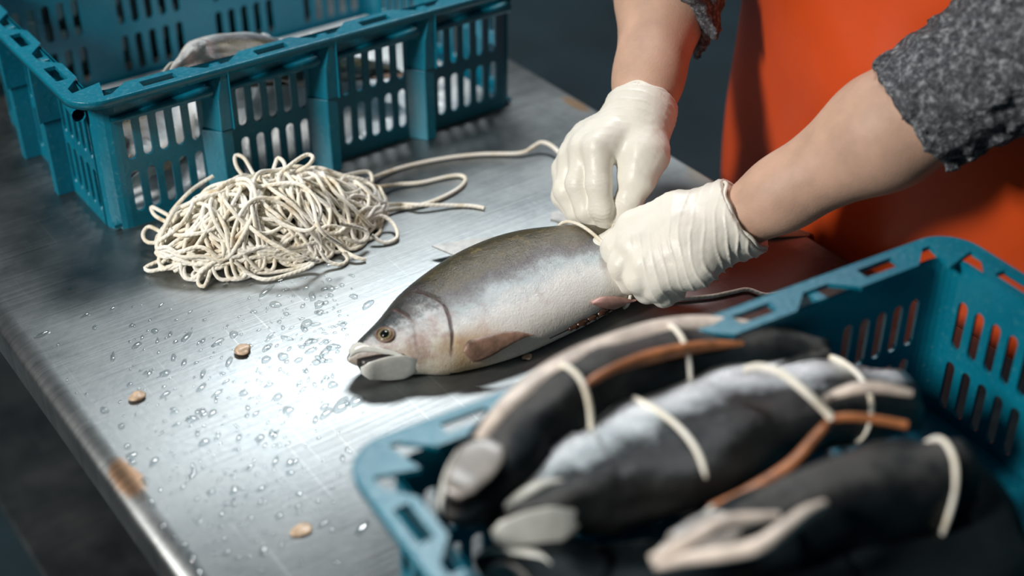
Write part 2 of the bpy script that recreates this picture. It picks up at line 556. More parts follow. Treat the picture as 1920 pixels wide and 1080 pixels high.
b = MB(); b.box((-.82, -3, 0), (-.70, .505, 3.2)); tag(b.build('added_shade_wall', MT['wall']), kind='structure')  # unseen wall, added to keep the window light off the foreground crate

# ------------------------------------------------------------------ steel work table
X0, X1, Y0, Y1 = 0.245, 0.982, -0.05, 2.25
table = empty('work_table', (0, 0, 0))
tag(table, 'long stainless steel work table, wet and scratched, under the crates and the fish', 'table')
prof = []                                   # cross section: rolled edge left and right
r = 0.011
for i in range(9):
    a = PI * 0.5 * i / 8
    prof.append((X0 + 0.006 * 0 + r * 1.8 * (1 - math.sin(a)), -r * (1 - math.cos(a))))
prof = prof[::-1] + []
prof = [(X0, -0.04)] + prof
prof2 = [(X1 - (x - X0) * 0.5, z) for x, z in prof][::-1]
full = prof + prof2
ys = [Y0, Y1]
V = []; Fq = []
# sort the left edge from the bottom up to the flat top
lf = [(X0, -0.04)] + [(X0 + r * 1.8 * (1 - math.cos(a)), -r * (1 - math.sin(a))) for a in np.linspace(0, PI / 2, 9)]
rt = [(X1 - r * 0.5 * (1 - math.cos(a)), -r * 0.5 * (1 - math.sin(a))) for a in np.linspace(PI / 2, 0, 9)] + [(X1, -0.04)]
full = lf + rt
for y in ys:
    for x, z in full: V.append((x, y, TZ + z))
n = len(full)
for i in range(n - 1): Fq.append((i, i + 1, n + i + 1, n + i)[::-1])
Fq.append((n - 1, 0, n, 2 * n - 1)[::-1])
Fq.append(tuple(range(n))); Fq.append(tuple(range(2 * n - 1, n - 1, -1)))
me = mesh('tabletop', V, Fq, False)
for p_ in me.polygons: p_.use_smooth = len(p_.vertices) == 4
tt = obj('tabletop', me, MT['steel'], table)
for x in (X0 + 0.06, X1 - 0.06):
    for y in (Y0 + 0.08, Y1 - 0.08):
        V, F = tube([(x, y, 0.02), (x, y, TZ - 0.04)], 0.02, 12)
        obj('leg', mesh('leg', V, F), MT['steel'], table)
b = MB(); b.box((X0 + 0.05, Y0 + 0.07, 0.20), (X1 - 0.05, Y1 - 0.07, 0.215)); b.build('undershelf', MT['steel'], table, bevel=0.003)

# ------------------------------------------------------------------ plastic crates
CL, CDp, CHt = 0.512, 0.325, 0.16           # between the outer wall faces
def ring_cell(cx, cz, hw, hh, sw, sh, round_ends=True, k=4):
    """rectangle with a slot hole; returns outer and inner loops of equal length (2D)"""
    out = []; inn = []
    def add(a, bb):
        out.append((cx + a * hw, cz + bb * hh))
        if round_ends:
            rr = sw / 2
            if abs(bb) >= 1:
                an = a * PI / 2
                inn.append((cx + rr * math.sin(an), cz + (sh / 2 - rr + rr * math.cos(an)) * bb))
            else:
                inn.append((cx + rr * a, cz + (sh / 2 - rr) * bb))
        else:
            inn.append((cx + sw / 2 * a, cz + sh / 2 * bb))
    for i in range(k): add(-1 + 2 * i / k, -1)
    for i in range(k): add(1, -1 + 2 * i / k)
    for i in range(k): add(1 - 2 * i / k, 1)
    for i in range(k): add(-1, 1 - 2 * i / k)
    return out, inn
def slotted_wall(mb, length, panels, th, M_):
    """wall in the xz plane from -length/2 to length/2, front at y=0, back at y=th; panels = list of (centre)"""
    rows = [(0.016, 0.064), (0.077, 0.124)]
    pitch, sw = 0.0178, 0.0098
    cells = sorted(c + (i - 2) * pitch for c in panels for i in range(5))
    def P(x, z, y): return M_ @ Vector((x, y, z))
    def poly(pts):
        mb.add([P(x, z, 0) for x, z in pts], [tuple(range(len(pts)))])
        mb.add([P(x, z, th) for x, z in pts], [tuple(range(len(pts)))[::-1]])
    x = -length / 2
    z0, z1, z2, z3 = 0.0, 0.0705, 0.130, CHt - 0.002
    def rect(xa, xb, za, zb): poly([(xa, za), (xb, za), (xb, zb), (xa, zb)])
    for c in cells:
        if c - pitch / 2 > x + 1e-6:
            rect(x, c - pitch / 2, z0, z3)
        for (ra, rb), (ca, cb) in zip(rows, ((z0, z1), (z1, z2))):
            # cell rectangle is not centred on the slot: shift by splitting
            cz = (ra + rb) / 2; hh = min(cz - ca, cb - cz)
            o, i_ = ring_cell(c, cz, pitch / 2, hh, sw, rb - ra)
            n_ = len(o)
            for q in range(n_):
                q2 = (q + 1) % n_
                poly([o[q], o[q2], i_[q2], i_[q]])
                mb.add([P(*i_[q], 0), P(*i_[q2], 0), P(*i_[q2], th), P(*i_[q], th)], [(0, 1, 2, 3)])
            if cz - hh > ca + 1e-6: rect(c - pitch / 2, c + pitch / 2, ca, cz - hh)
            if cz + hh < cb - 1e-6: rect(c - pitch / 2, c + pitch / 2, cz + hh, cb)
        rect(c - pitch / 2, c + pitch / 2, z2, z3)
        x = c + pitch / 2
    rect(x, length / 2, z0, z3)
    mb.add([P(-length / 2, 0, 0), P(length / 2, 0, 0), P(length / 2, 0, th), P(-length / 2, 0, th)], [(0, 1, 2, 3)])

def make_crate():
    root = empty('plastic_crate')
    mat = MT['plastic']
    rc = 0.022
    th = 0.003
    hx, hy = CL / 2, CDp / 2
    pl = [-0.1875, -0.0625, 0.0625, 0.1875]
    ps = [-0.1, 0.0, 0.1]
    b = MB()
    sides = [(Matrix.Translation((0, -hy, 0)), CL - 2 * rc, pl), (Matrix.Rotation(PI, 4, 'Z') @ Matrix.Translation((0, -hy, 0)), CL - 2 * rc, pl),
             (Matrix.Rotation(PI / 2, 4, 'Z') @ Matrix.Translation((0, -hx, 0)), CDp - 2 * rc, ps), (Matrix.Rotation(-PI / 2, 4, 'Z') @ Matrix.Translation((0, -hx, 0)), CDp - 2 * rc, ps)]
    for M_, ln, pn in sides: slotted_wall(b, ln, pn, th, M_)
    for sx in (-1, 1):
        for sy in (-1, 1):
            cx, cy = sx * (hx - rc), sy * (hy - rc)
            a0 = math.atan2(sy, sx) - PI / 4
            A = [a0 + PI / 2 * i / 6 for i in range(7)]
            for R_, fl in ((rc, False), (rc - th, True)):
                V = [(cx + R_ * math.cos(a), cy + R_ * math.sin(a), z) for z in (0, CHt - 0.002) for a in A]
                F = [(i, i + 1, 7 + i + 1, 7 + i) for i in range(6)]
                b.add(V, [f[::-1] for f in F] if fl else F)
    b.box((-hx + 0.003, -hy + 0.003, 0.003), (hx - 0.003, hy - 0.003, 0.007))
    b.build('basket', mat, root)
    # ribs and the bead that runs between them
    for M_, ln, pn, full_ in ((sides[0][0], CL, pl, hx), (sides[1][0], CL, pl, hx), (sides[2][0], CDp, ps, hy), (sides[3][0], CDp, ps, hy)):
        mids = [(a + c) / 2 for a, c in zip(pn, pn[1:])]
        for xm in mids:
            q = MB()
            def prism(secs):
                """sections (z, left foot, left front, right, front depth) stacked upwards"""
                V = []
                for z, l0, l1, r1, dp in secs:
                    V += [M_ @ Vector((xm + l0, 0.0005, z)), M_ @ Vector((xm + l1, -dp, z)), M_ @ Vector((xm + r1, -dp, z)), M_ @ Vector((xm + r1, 0.0005, z))]
                F = [(0, 3, 2, 1), tuple(4 * (len(secs) - 1) + c for c in (0, 1, 2, 3))]
                for a in range(len(secs) - 1):
                    for c in range(4): F.append((4 * a + c, 4 * a + (c + 1) % 4, 4 * a + 4 + (c + 1) % 4, 4 * a + 4 + c))
                q.add(V, F)
            prism([(0.0, -.0200, -.0065, .0055, .0185), (0.088, -.0215, -.0070, .0055, .0190)])
            prism([(0.0892, -.0180, -.0075, .0055, .0205), (0.126, -.0165, -.0070, .0055, .0215), (CHt - .003, -.0030, -.0010, .0055, .0222)])
            q.box((xm + 0.0056, -0.0235, 0.089), (xm + 0.0070, 0.0005, CHt - 0.003), M_)
            q.build('rib', mat, root, bevel=0.0012)
        ends = [-full_ + 0.012] + mids + [full_ - 0.012]
        for a, c in zip(ends, ends[1:]):
            V, F = tube([M_ @ Vector((a + 0.004, -0.002, 0.126)), M_ @ Vector(((a + c) / 2, -0.004, 0.128)), M_ @ Vector((c - 0.004, -0.0085, 0.1325))], [0.003, 0.0045, 0.007], 10)
            obj('bead', mesh('bead', V, F), mat, root)
    # rim: flat pads with a hand slot, narrowed over the ribs, and a lip turned down outside
    ov = 0.0235
    b = MB(); zt = CHt
    def side_rim(M_, half, pn, off):
        def P(u, v): return M_ @ Vector((u, -ov + v, zt))      # v inward from the outer edge
        def quad(p): b.add([P(*q) for q in p], [tuple(range(len(p)))])
        pw = pn[1] - pn[0]
        x = -half
        for c in pn:
            a0, a1 = c - 0.40 * pw, c + 0.40 * pw
            quad([(x, 0), (a0, 0), (a0, 0.011), (x, 0.011)])
            quad([(a0, 0), (a0 + 0.02, 0), (a0 + 0.02, 0.028), (a0, 0.011)])
            o, i_ = ring_cell(c, 0.014, (a1 - a0) / 2 - 0.02, 0.014, 0.036, 0.012, False)
            for q in range(len(o)):
                q2 = (q + 1) % len(o); quad([o[q], o[q2], i_[q2], i_[q]])
            quad([(a1 - 0.02, 0), (a1, 0), (a1, 0.011), (a1 - 0.02, 0.028)])
            x = a1
        quad([(x, 0), (half, 0), (half, 0.011), (x, 0.011)])
    RO = 0.034
    side_rim(sides[0][0], hx + ov - RO, pl, 0); side_rim(sides[1][0], hx + ov - RO, pl, 0)
    side_rim(sides[2][0], hy + ov - RO, ps, 0); side_rim(sides[3][0], hy + ov - RO, ps, 0)
    for sx in (-1, 1):
        for sy in (-1, 1):
            cx, cy = sx * (hx + ov - RO), sy * (hy + ov - RO)
            a0 = math.atan2(sy, sx) - PI / 4
            A = [a0 + PI / 2 * i / 8 for i in range(9)]
            V = [(cx + q * math.cos(a), cy + q * math.sin(a), zt) for q in (RO, RO - 0.0115) for a in A]
            b.add(V, [(i, i + 1, 10 + i, 9 + i) for i in range(8)])
            V = [(cx + (RO - 0.0115) * math.cos(a), cy + (RO - 0.0115) * math.sin(a), zt) for a in A] + [(cx - sx * 0.008, cy - sy * 0.008, zt)]
            b.add(V, [(i, i + 1, 9) for i in range(8)])
    rim = b.build('rim', mat, root)
    bm = bmesh.new(); bm.from_mesh(rim.data); bmesh.ops.remove_doubles(bm, verts=bm.verts, dist=1e-5)
    bmesh.ops.recalc_face_normals(bm, faces=bm.faces)
    for f in bm.faces:
        if f.normal.z < 0: f.normal_flip()
    bm.to_mesh(rim.data); bm.free()
    sd = rim.modifiers.new('thick', 'SOLIDIFY'); sd.thickness = 0.004; sd.offset = -1
    # turned-down lip
    path = []
    for sx, sy, a0 in ((1, -1, -PI / 2), (1, 1, 0), (-1, 1, PI / 2), (-1, -1, PI)):
        cx, cy = sx * (hx + ov - RO), sy * (hy + ov - RO)
        for i in range(9):
            a = a0 + PI / 2 * i / 8; path.append((cx, cy, math.cos(a), math.sin(a)))
    V = []; F = []
    prof_ = [(RO - 0.0006, zt - 0.0085), (RO + 0.0004, zt - 0.0010), (RO - 0.0004, zt + 0.0008), (RO - 0.0032, zt - 0.0010), (RO - 0.0032, zt - 0.0085)]
    for cx, cy, c_, s_ in path:
        for rr, z in prof_: V.append((cx + rr * c_, cy + rr * s_, z))
    k = len(prof_); n_ = len(path)
    for i in range(n_):
        for j in range(k):
            F.append((i * k + j, ((i + 1) % n_) * k + j, ((i + 1) % n_) * k + (j + 1) % k, i * k + (j + 1) % k))
    obj('rim_lip', mesh('rim_lip', V, F), mat, root)
    return root
crate = make_crate()
crate.location = (0.655, 1.266 + CDp / 2, TZ)
tag(crate, 'teal slotted plastic crate at the back of the steel table, behind the pile of twine', 'crate', 'fish crates on the steel table')
c2 = copy_tree(crate)
c2.location = (0.590, 0.450, TZ)
c2.rotation_euler = (0, 0, math.radians(-5.0))
c2['label'] = 'teal plastic crate in the blurred foreground, heaped with dark tied salmon'
c3 = copy_tree(crate)
c3.location = (0.60, 1.266 + CDp * 1.5 + 0.056, TZ)
c3['label'] = 'dark plastic crate farthest back, standing close behind the crate with ice'
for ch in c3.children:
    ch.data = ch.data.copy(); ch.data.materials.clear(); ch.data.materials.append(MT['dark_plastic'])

# ------------------------------------------------------------------ salmon builder
TOP = [(0, .003), (.008, .0085), (.016, .0125), (.035, .0215), (.072, .045), (.112, .062), (.16, .075), (.215, .0765), (.257, .066), (.293, .053), (.35, .036), (.40, .024), (.43, .020), (.452, .024)]
BOT = [(0, -.001), (.008, -.006), (.02, -.0150), (.034, -.0250), (.046, -.0335), (.058, -.0400), (.069, -.047), (.1, -.056), (.148, -.0605), (.2, -.056), (.276, -.044), (.35, -.030), (.40, -.021), (.43, -.018), (.452, -.022)]
HZ = [(0, .0025), (.006, .009), (.016, .0145), (.03, .0195), (.06, .0255), (.1, .0285), (.15, .0305), (.22, .0305), (.3, .025), (.38, .015), (.43, .0085), (.452, .005)]
def interp(T, s):
    a = np.array(T); x = a[:, 0]; y = a[:, 1]
    m = np.gradient(y, x)
    i = np.clip(np.searchsorted(x, s) - 1, 0, len(x) - 2)
    h = x[i + 1] - x[i]; t = np.clip((s - x[i]) / h, 0, 1)
    return (2 * t ** 3 - 3 * t ** 2 + 1) * y[i] + (t ** 3 - 2 * t ** 2 + t) * h * m[i] + (-2 * t ** 3 + 3 * t ** 2) * y[i + 1] + (t ** 3 - t ** 2) * h * m[i + 1]

class Fish:
    def __init__(s, name, spine, roll, scale=1.0, skin='salmon', detail=1.0, rest=None, label='', group=None, flaps=None):
        """spine: points snout -> tail; roll about the axis; local y = back, z = side that faces up"""
        s.sc = scale
        P = catmull(spine, 30) if len(spine) > 2 else np.linspace(spine[0], spine[1], 60)
        d = np.concatenate([[0], np.cumsum(np.linalg.norm(np.diff(P, axis=0), axis=1))])
        s.P, s.d = P, d
        s.roll = roll; s.rest = rest
        s.root = empty(name, tuple(P[0]))
        tag(s.root, label, 'fish', group)
        s.skin = MT[skin]; s.det = detail
        s.body()
    def frame(s, q):
        q = np.atleast_1d(q) * s.sc
        pos = np.stack([np.interp(q, s.d, s.P[:, i]) for i in range(3)], -1)
        over = np.maximum(q - s.d[-1], 0)
        e = 0.012
        a = np.stack([np.interp(np.clip(q - e, 0, s.d[-1]), s.d, s.P[:, i]) for i in range(3)], -1)
        c = np.stack([np.interp(np.clip(q + e, 0, s.d[-1]), s.d, s.P[:, i]) for i in range(3)], -1)
        T = c - a; T /= np.linalg.norm(T, axis=1)[:, None]
        pos = pos + T * over[:, None]
        up = np.array([0, 0, 1.0])
        Y = np.cross(up, T); Y /= np.linalg.norm(Y, axis=1)[:, None]
        Z = np.cross(T, Y)
        cr, sr = math.cos(s.roll), math.sin(s.roll)
        return pos, T, Y * cr + Z * sr, Z * cr - Y * sr
    def world(s, q, y, z):
        pos, T, Y, Z = s.frame(q)
        W_ = pos + Y * (np.asarray(y) * s.sc)[:, None] + Z * (np.asarray(z) * s.sc)[:, None]
        if s.rest is not None: W_[:, 2] = np.maximum(W_[:, 2], s.rest)
        return W_
    def loc(s, W_): return np.asarray(W_) - s.P[0]
    def surf(s, q, th, off=0.0):
        """local y,z of the flank; th = 0 back, pi/2 upper side, pi belly"""
        q = np.asarray(q, float); th = np.asarray(th, float)
        yt, yb, hz = interp(TOP, q), interp(BOT, q), interp(HZ, q)
        mid, hy = (yt + yb) / 2, (yt - yb) / 2
        c, si = np.cos(th), np.sin(th)
        ex = 0.88
        y = mid + (hy + off) * np.sign(c) * np.abs(c) ** ex
        z = (hz + off) * np.sign(si) * np.abs(si) ** ex
        return y, z
    def gill(s, t): return 0.092 - 0.020 * np.clip((-t - 0.1), 0, 1) ** 1.5 - 0.022 * np.clip(t + 0.05, 0, 1) ** 1.2
    def body(s):
        nS = int(150 * s.det); nT = int(72 * s.det)
        q = np.concatenate([0.13 * np.linspace(0, 1, int(nS * 0.6)) ** 1.15, np.linspace(0.13, 0.452, int(nS * 0.4) + 1)[1:]])
        th = np.arange(nT) * 2 * PI / nT
        Q, TH = np.meshgrid(q, th, indexing='ij')
        c = np.cos(TH)
        t = np.sign(c) * np.abs(c) ** 0.88
        # gill cover: raised plate that ends in a groove
        e = Q - s.gill(t)
        side = np.clip(1 - np.abs(t / 0.97) ** 3, 0, 1) * (t < 0.62)
        off = 0.0022 * np.exp(-np.clip(-e, 0, 1) / 0.022) * (e < 0) - 0.0016 * np.exp(-((e - 0.002) / 0.0028) ** 2) * (e >= 0)
        e2 = Q - (0.060 - 0.010 * np.clip(t, 0, 1) - 0.012 * np.clip(-t - 0.2, 0, 1))     # preopercle crease
        off = off - 0.0009 * np.exp(-(e2 / 0.0016) ** 2) * (t > -0.75) * (t < 0.5)
        # eye socket ridge
        off = off * side
        if s.det < 1:                       # slack, gutted flesh: dents and folds
            Pn = np.stack([Q * 1.0, 0.05 * np.cos(TH), 0.05 * np.sin(TH)], -1)
            off = off + (0.0060 * noise3(Pn, 0.045, len(bpy.data.meshes) % 17) + 0.0030 * noise3(Pn * [0.5, 1, 1], 0.016, 5)) * np.clip(Q / 0.06, 0, 1)
        y, z = s.surf(Q.ravel(), TH.ravel(), off.ravel())
        W_ = s.loc(s.world(Q.ravel(), y, z))
        nq = len(q)
        i = np.arange(nq - 1)[:, None] * nT; j = np.arange(nT)[None, :]; j2 = (j + 1) % nT
        F = np.stack([i + j, i + nT + j, i + nT + j2, i + j2], -1).reshape(-1, 4)
        faces = [tuple(f) for f in F] + [tuple(range(nT)), tuple(range((nq - 1) * nT, nq * nT))[::-1]]
        me = mesh('body', W_, faces)
        for nm, arr in (('fs', Q.ravel()), ('ft', t.ravel()), ('edge', (np.exp(-((e - 0.001) / 0.0022) ** 2) * side + 0.5 * np.exp(-(e2 / 0.002) ** 2) * side).ravel())):
            at_ = me.attributes.new(nm, 'FLOAT', 'POINT'); at_.data.foreach_set('value', arr.astype(np.float32))
        o = obj('body', me, s.skin, s.root)
        s.body_o = o; s.W = W_ + s.P[0]; s.Q = Q.ravel(); s.TH = TH.ravel()
    def near(s, px, py):
        """flank coordinates of the visible surface point under a point of the view"""
        x, y = proj(s.W)[0], proj(s.W)[1]
        dd = (x - px) ** 2 + (y - py) ** 2 + 1e6 * (np.sin(s.TH) < -0.05)
        i = np.argmin(dd)
        return s.Q[i], s.TH[i]
    def strip(s, name, lo, hi, m, off0=0.001, off1=0.001, thick=0.0014, nu=14, parent=None):
        """plate between two polylines of (q, th): lies on the flank, lifted by off0 .. off1"""
        lo = np.asarray(lo, float); hi = np.asarray(hi, float)
        def res(A): 
            A = catmull(A, 12); d = np.concatenate([[0], np.cumsum(np.linalg.norm(np.diff(A * [1, 0.05], axis=0), axis=1))])
            u = np.linspace(0, d[-1], nu * 2); return np.stack([np.interp(u, d, A[:, 0]), np.interp(u, d, A[:, 1])], -1)
        L_, H_ = res(lo), res(hi)
        nv = 7
        V = []; n_ = len(L_)
        for side in (0, 1):
            for a in range(n_):
                f = a / (n_ - 1)
                for v in range(nv):
                    g = v / (nv - 1)
                    q, th = L_[a] * (1 - g) + H_[a] * g
                    o_ = off0 + (off1 - off0) * f + thick * side * math.sin(PI * (0.1 + 0.8 * g)) - thick * 0.4 * (1 - side)
                    y, z = s.surf([q], [th], o_)
                    V.append(s.loc(s.world(np.array([q]), y, z))[0])
        F = []
        def I(sd, a, v): return sd * n_ * nv + a * nv + v
        for a in range(n_ - 1):
            for v in range(nv - 1):
                F.append((I(1, a, v), I(1, a + 1, v), I(1, a + 1, v + 1), I(1, a, v + 1)))
                F.append((I(0, a, v), I(0, a, v + 1), I(0, a + 1, v + 1), I(0, a + 1, v)))
            for v in (0, nv - 1):
                F.append((I(0, a, v), I(0, a + 1, v), I(1, a + 1, v), I(1, a, v)))
        for a in (0, n_ - 1):
            for v in range(nv - 1): F.append((I(0, a, v), I(0, a, v + 1), I(1, a, v + 1), I(1, a, v)))
        bm = bmesh.new(); mm = mesh(name, V, F); bm.from_mesh(mm); bmesh.ops.recalc_face_normals(bm, faces=bm.faces); bm.to_mesh(mm); bm.free()
        return obj(name, mm, m, parent or s.root)
    def jaw(s, m=None, gape=0.0):
        """lower jaw, hinged below the cheek, and the dark inside of the mouth"""
        n_, k = 26, 18
        T = np.linspace(0, 1, n_)
        qs = 0.004 + 0.076 * T
        top = np.interp(qs, [.004, .0116, .0194, .034, .05, .08], [-.0155, -.0192, -.0218, -.0275, -.0335, -.036])
        bot = np.interp(qs, [.004, .0080, .02, .034, .046, .06, .08], [-.0170, -.0218, -.0252, -.0305, -.0348, -.0365, -.0350])
        hz = np.interp(T, [0, .08, .3, .46, .56, .645, .75, 1], [.004, .0110, .0155, .0155, .0110, .007, .004, .002])
        V = []
        for a in range(n_):
            for j in range(k):
                an = 2 * PI * j / k
                c, si = math.cos(an), math.sin(an)
                y = (top[a] + bot[a]) / 2 + (top[a] - bot[a]) / 2 * np.sign(c) * abs(c) ** .8
                z = hz[a] * np.sign(si) * abs(si) ** .8
                V.append((qs[a], y, z))
        V = np.array(V)
        W_ = s.loc(s.world(V[:, 0], V[:, 1], V[:, 2]))
        F = [(a * k + j, (a + 1) * k + j, (a + 1) * k + (j + 1) % k, a * k + (j + 1) % k) for a in range(n_ - 1) for j in range(k)]
        F += [tuple(range(k)), tuple(range((n_ - 1) * k, n_ * k))[::-1]]
        obj('lower_jaw', mesh('lower_jaw', W_, F), m or MT['jaw'], s.root)
        # inside of the mouth
        V = []
        n2 = 14
        T = np.linspace(0, 1, n2); qs = 0.006 + 0.046 * T
        for a in range(n2):
            yt = np.interp(qs[a], [0, .008, .02, .034, .052], [-.003, -.004, -.010, -.018, -.028])
            yb = np.interp(qs[a], [0, .008, .02, .034, .052], [-.017, -.018, -.0225, -.029, -.036])
            h_ = 0.66 * float(interp(HZ, np.array([qs[a]]))[0]) * (1 - 0.5 * T[a] ** 4)
            for j in range(12):
                an = 2 * PI * j / 12
                V.append((qs[a], (yt + yb) / 2 + (yt - yb) / 2 * math.cos(an), h_ * math.sin(an)))
        V = np.array(V)
        W_ = s.loc(s.world(V[:, 0], V[:, 1], V[:, 2]))
        F = [(a * 12 + j, (a + 1) * 12 + j, (a + 1) * 12 + (j + 1) % 12, a * 12 + (j + 1) % 12) for a in range(n2 - 1) for j in range(12)]
        F += [tuple(range(12)), tuple(range((n2 - 1) * 12, n2 * 12))[::-1]]
        obj('mouth_lining', mesh('mouth_lining', W_, F), MT['mouth'], s.root)
    def eye(s, q=0.034, th=1.28, r=0.0064):
        y, z = s.surf([q], [th], -0.0010)
        def pt(a, c_):
            y_, z_ = s.surf([a], [c_], 0.0006)
            return s.world(np.array([a]), y_, z_)[0]
        c0 = pt(q, th)
        nrm = np.cross(pt(q + 0.005, th) - pt(q - 0.005, th), pt(q, th + 0.15) - pt(q, th - 0.15))
        nrm /= np.linalg.norm(nrm)
        out_ = c0 - s.frame(np.array([q]))[0][0]
        if nrm @ out_ < 0: nrm = -nrm
        R_ = Vector(nrm).to_track_quat('Z', 'Y').to_matrix()
        def lathe(prof_, name, m, par):
            V = []; k = 28
            for rr, zz in prof_:
                for j in range(k):
                    an = 2 * PI * j / k
                    V.append(np.array(R_ @ Vector((rr * math.cos(an) * s.sc, rr * math.sin(an) * s.sc, zz * s.sc))) + c0 - s.P[0])
            F = [(a * k + j, a * k + (j + 1) % k, (a + 1) * k + (j + 1) % k, (a + 1) * k + j) for a in range(len(prof_) - 1) for j in range(k)]
            F.append(tuple(range((len(prof_) - 1) * k, len(prof_) * k)))
            return obj(name, mesh(name, V, F), m, par)
        e = lathe([(r * 1.0, -0.0015), (r * 0.98, 0.0006), (r * 0.86, 0.0016), (r * 0.62, 0.0020), (r * 0.55, 0.0016)], 'eye', MT['gold'], s.root)
        lathe([(r * 0.64, 0.0012), (r * 0.56, 0.0024), (r * 0.36, 0.0032), (r * 0.15, 0.0036), (r * 0.02, 0.0037)], 'pupil', MT['pupil'], e)
        an = np.linspace(0, 2 * PI, 33)
        ring = [np.array(R_ @ Vector((1.16 * r * s.sc * math.cos(a), 1.02 * r * s.sc * math.sin(a), 0.0004))) + c0 - s.P[0] for a in an]
        V, F = tube(ring, 0.0011 * s.sc, 8)
        obj('eye_socket', mesh('eye_socket', V, F), MT['fin'], s.root)
    def maxilla(s, lo=None, hi=None):
        lo = lo or [(.002, 2.2), (.014, 2.35), (.030, 2.15), (.044, 2.02), (.053, 2.12)]
        hi = hi or [(.001, 1.75), (.013, 1.95), (.028, 1.85), (.042, 1.78), (.053, 2.05)]
        s.strip('upper_lip', lo, hi, MT['jaw'], 0.0004, 0.0012, 0.0022)
    def tail(s, m):
        pts = [(.44, .019), (.455, .024), (.475, .042), (.500, .060), (.506, .058), (.497, .030), (.492, 0.0), (.497, -.030), (.506, -.058), (.500, -.060), (.475, -.042), (.455, -.022), (.44, -.017)]
        s.plate('tail_fin', pts, m)
    def plate(s, name, pts, m, z=0.0, th=0.0022):
        V = []; k = len(pts)
        pts = np.array(pts)
        for sg in (-1, 1):
            V.append(s.loc(s.world(pts[:, 0], pts[:, 1], np.full(k, z + sg * th / 2))))
        V = np.vstack(V)
        cen = V[:k].mean(0), V[k:].mean(0)
        V = np.vstack([V, cen[0], cen[1]])
        F = []
        for j in range(k):
            j2 = (j + 1) % k
            F += [(j2, j, 2 * k), (k + j, k + j2, 2 * k + 1), (j, j2, k + j2, k + j)]
        return obj(name, mesh(name, V, F, False), m, s.root)
    def ring(s, q, r=0.0021, ext=0.0015, tails=()):
        """twine tied round the body at q"""
        th = np.linspace(0, 2 * PI, 49)
        y, z = s.surf(np.full(49, q), th, ext)
        W_ = s.loc(s.world(np.full(49, q) + 0.008 * np.sin(th), y, z))
        V, F = tube(W_, r, 8)
        b = MB(); b.add(V, F)
        for t_ in tails:
            P_ = catmull([np.asarray(p) - s.P[0] for p in t_], 8)
            V, F = tube(P_, r, 8); b.add(V, F)
        o = b.build('twine_tie', MT['twine'], s.root, smooth=True)
    def path(s, name, pts, m, r):
        P_ = catmull([at(*p) for p in pts], 8) - s.P[0]
        f = np.linspace(0, 1, len(P_))
        V, F = tube(P_, r * (np.sin(PI * (0.08 + 0.84 * f)) ** 0.4 if 'flap' in name else 1.0), 8)
        return obj(name, mesh(name, V, F), m, s.root)
    def flap(s, q0, q1, th, m, r=0.004, lift=0.002, wav=0.15):
        """thick cut edge of the opened belly"""
        n_ = 30
        q = np.linspace(q0, q1, n_); f = np.linspace(0, 1, n_)
        tt_ = th + wav * np.sin(f * 5 + th) * 0.5
        y, z = s.surf(q, tt_, lift)
        W_ = s.loc(s.world(q, y, z))
        V, F = tube(W_, r * np.sin(PI * (0.06 + 0.88 * f)) ** 0.5, 8)
        return obj('belly_flap', mesh('belly_flap', V, F), m, s.root)

# the salmon being tied on the table
org = at(653, 673, 0.0225)
ax = np.array([math.cos(math.radians(-4.28)), math.sin(math.radians(-4.28)), 0])
ay = np.array([-ax[1], ax[0], 0])
zc = TZ + 0.0250
o0 = np.array([org[0], org[1], zc])
sp = [o0 + np.array([0, 0, -0.004]), o0 + ax * 0.12, o0 + ax * 0.25, o0 + ax * 0.36 + ay * 0.004, o0 + ax * 0.46 + ay * 0.02 + np.array([0, 0, -0.014]), o0 + ax * 0.52 + ay * 0.035 + np.array([0, 0, -0.02])]
F0 = Fish('salmon', sp, 0.16, detail=1.7, rest=TZ + 0.0006, label='olive and silver salmon lying open-mouthed on the bare steel under both gloved hands')
F0.jaw(); F0.eye(*F0.near(722, 628), 0.0070)
F0.maxilla([F0.near(*p) for p in ((656, 670), (687, 659), (724, 666), (750, 671), (767, 673))], [F0.near(*p) for p in ((655, 662), (687, 648), (724, 654), (748, 662), (766, 670))])
F0.tail(MT['fin'])
def st(pts): return [F0.near(*p) for p in pts]
up_ = st([(866, 657), (876, 640), (900, 630), (932, 623), (966, 621)]) ; dn_ = st([(867, 661), (884, 675), (910, 667), (938, 650), (970, 630)])
tip = F0.near(988, 625)
F0.strip('pectoral_fin', dn_ + [tip], up_ + [(tip[0], tip[1] - 0.01)], MT['fin'], 0.001, 0.010, 0.0018)
up_ = st([(1108, 566), (1125, 557), (1150, 554), (1175, 557), (1192, 566)]); dn_ = st([(1108, 568), (1125, 574), (1150, 573), (1175, 573), (1192, 569)])
F0.strip('pelvic_fin', dn_, up_, MT['fin_pink'], 0.001, 0.006, 0.003)
# dorsal fin laid back on the steel behind the back
F0.plate('dorsal_fin', [(.30, .050), (.215, .068), (.175, .112), (.160, .137), (.20, .130), (.245, .117), (.29, .085)], MT['fin_grey'], -0.036, 0.002)
F0.plate('fat_fin', [(.37, .030), (.325, .070), (.290, .114), (.298, .123), (.335, .112), (.375, .075)], MT['fin_grey'], -0.030, 0.003)
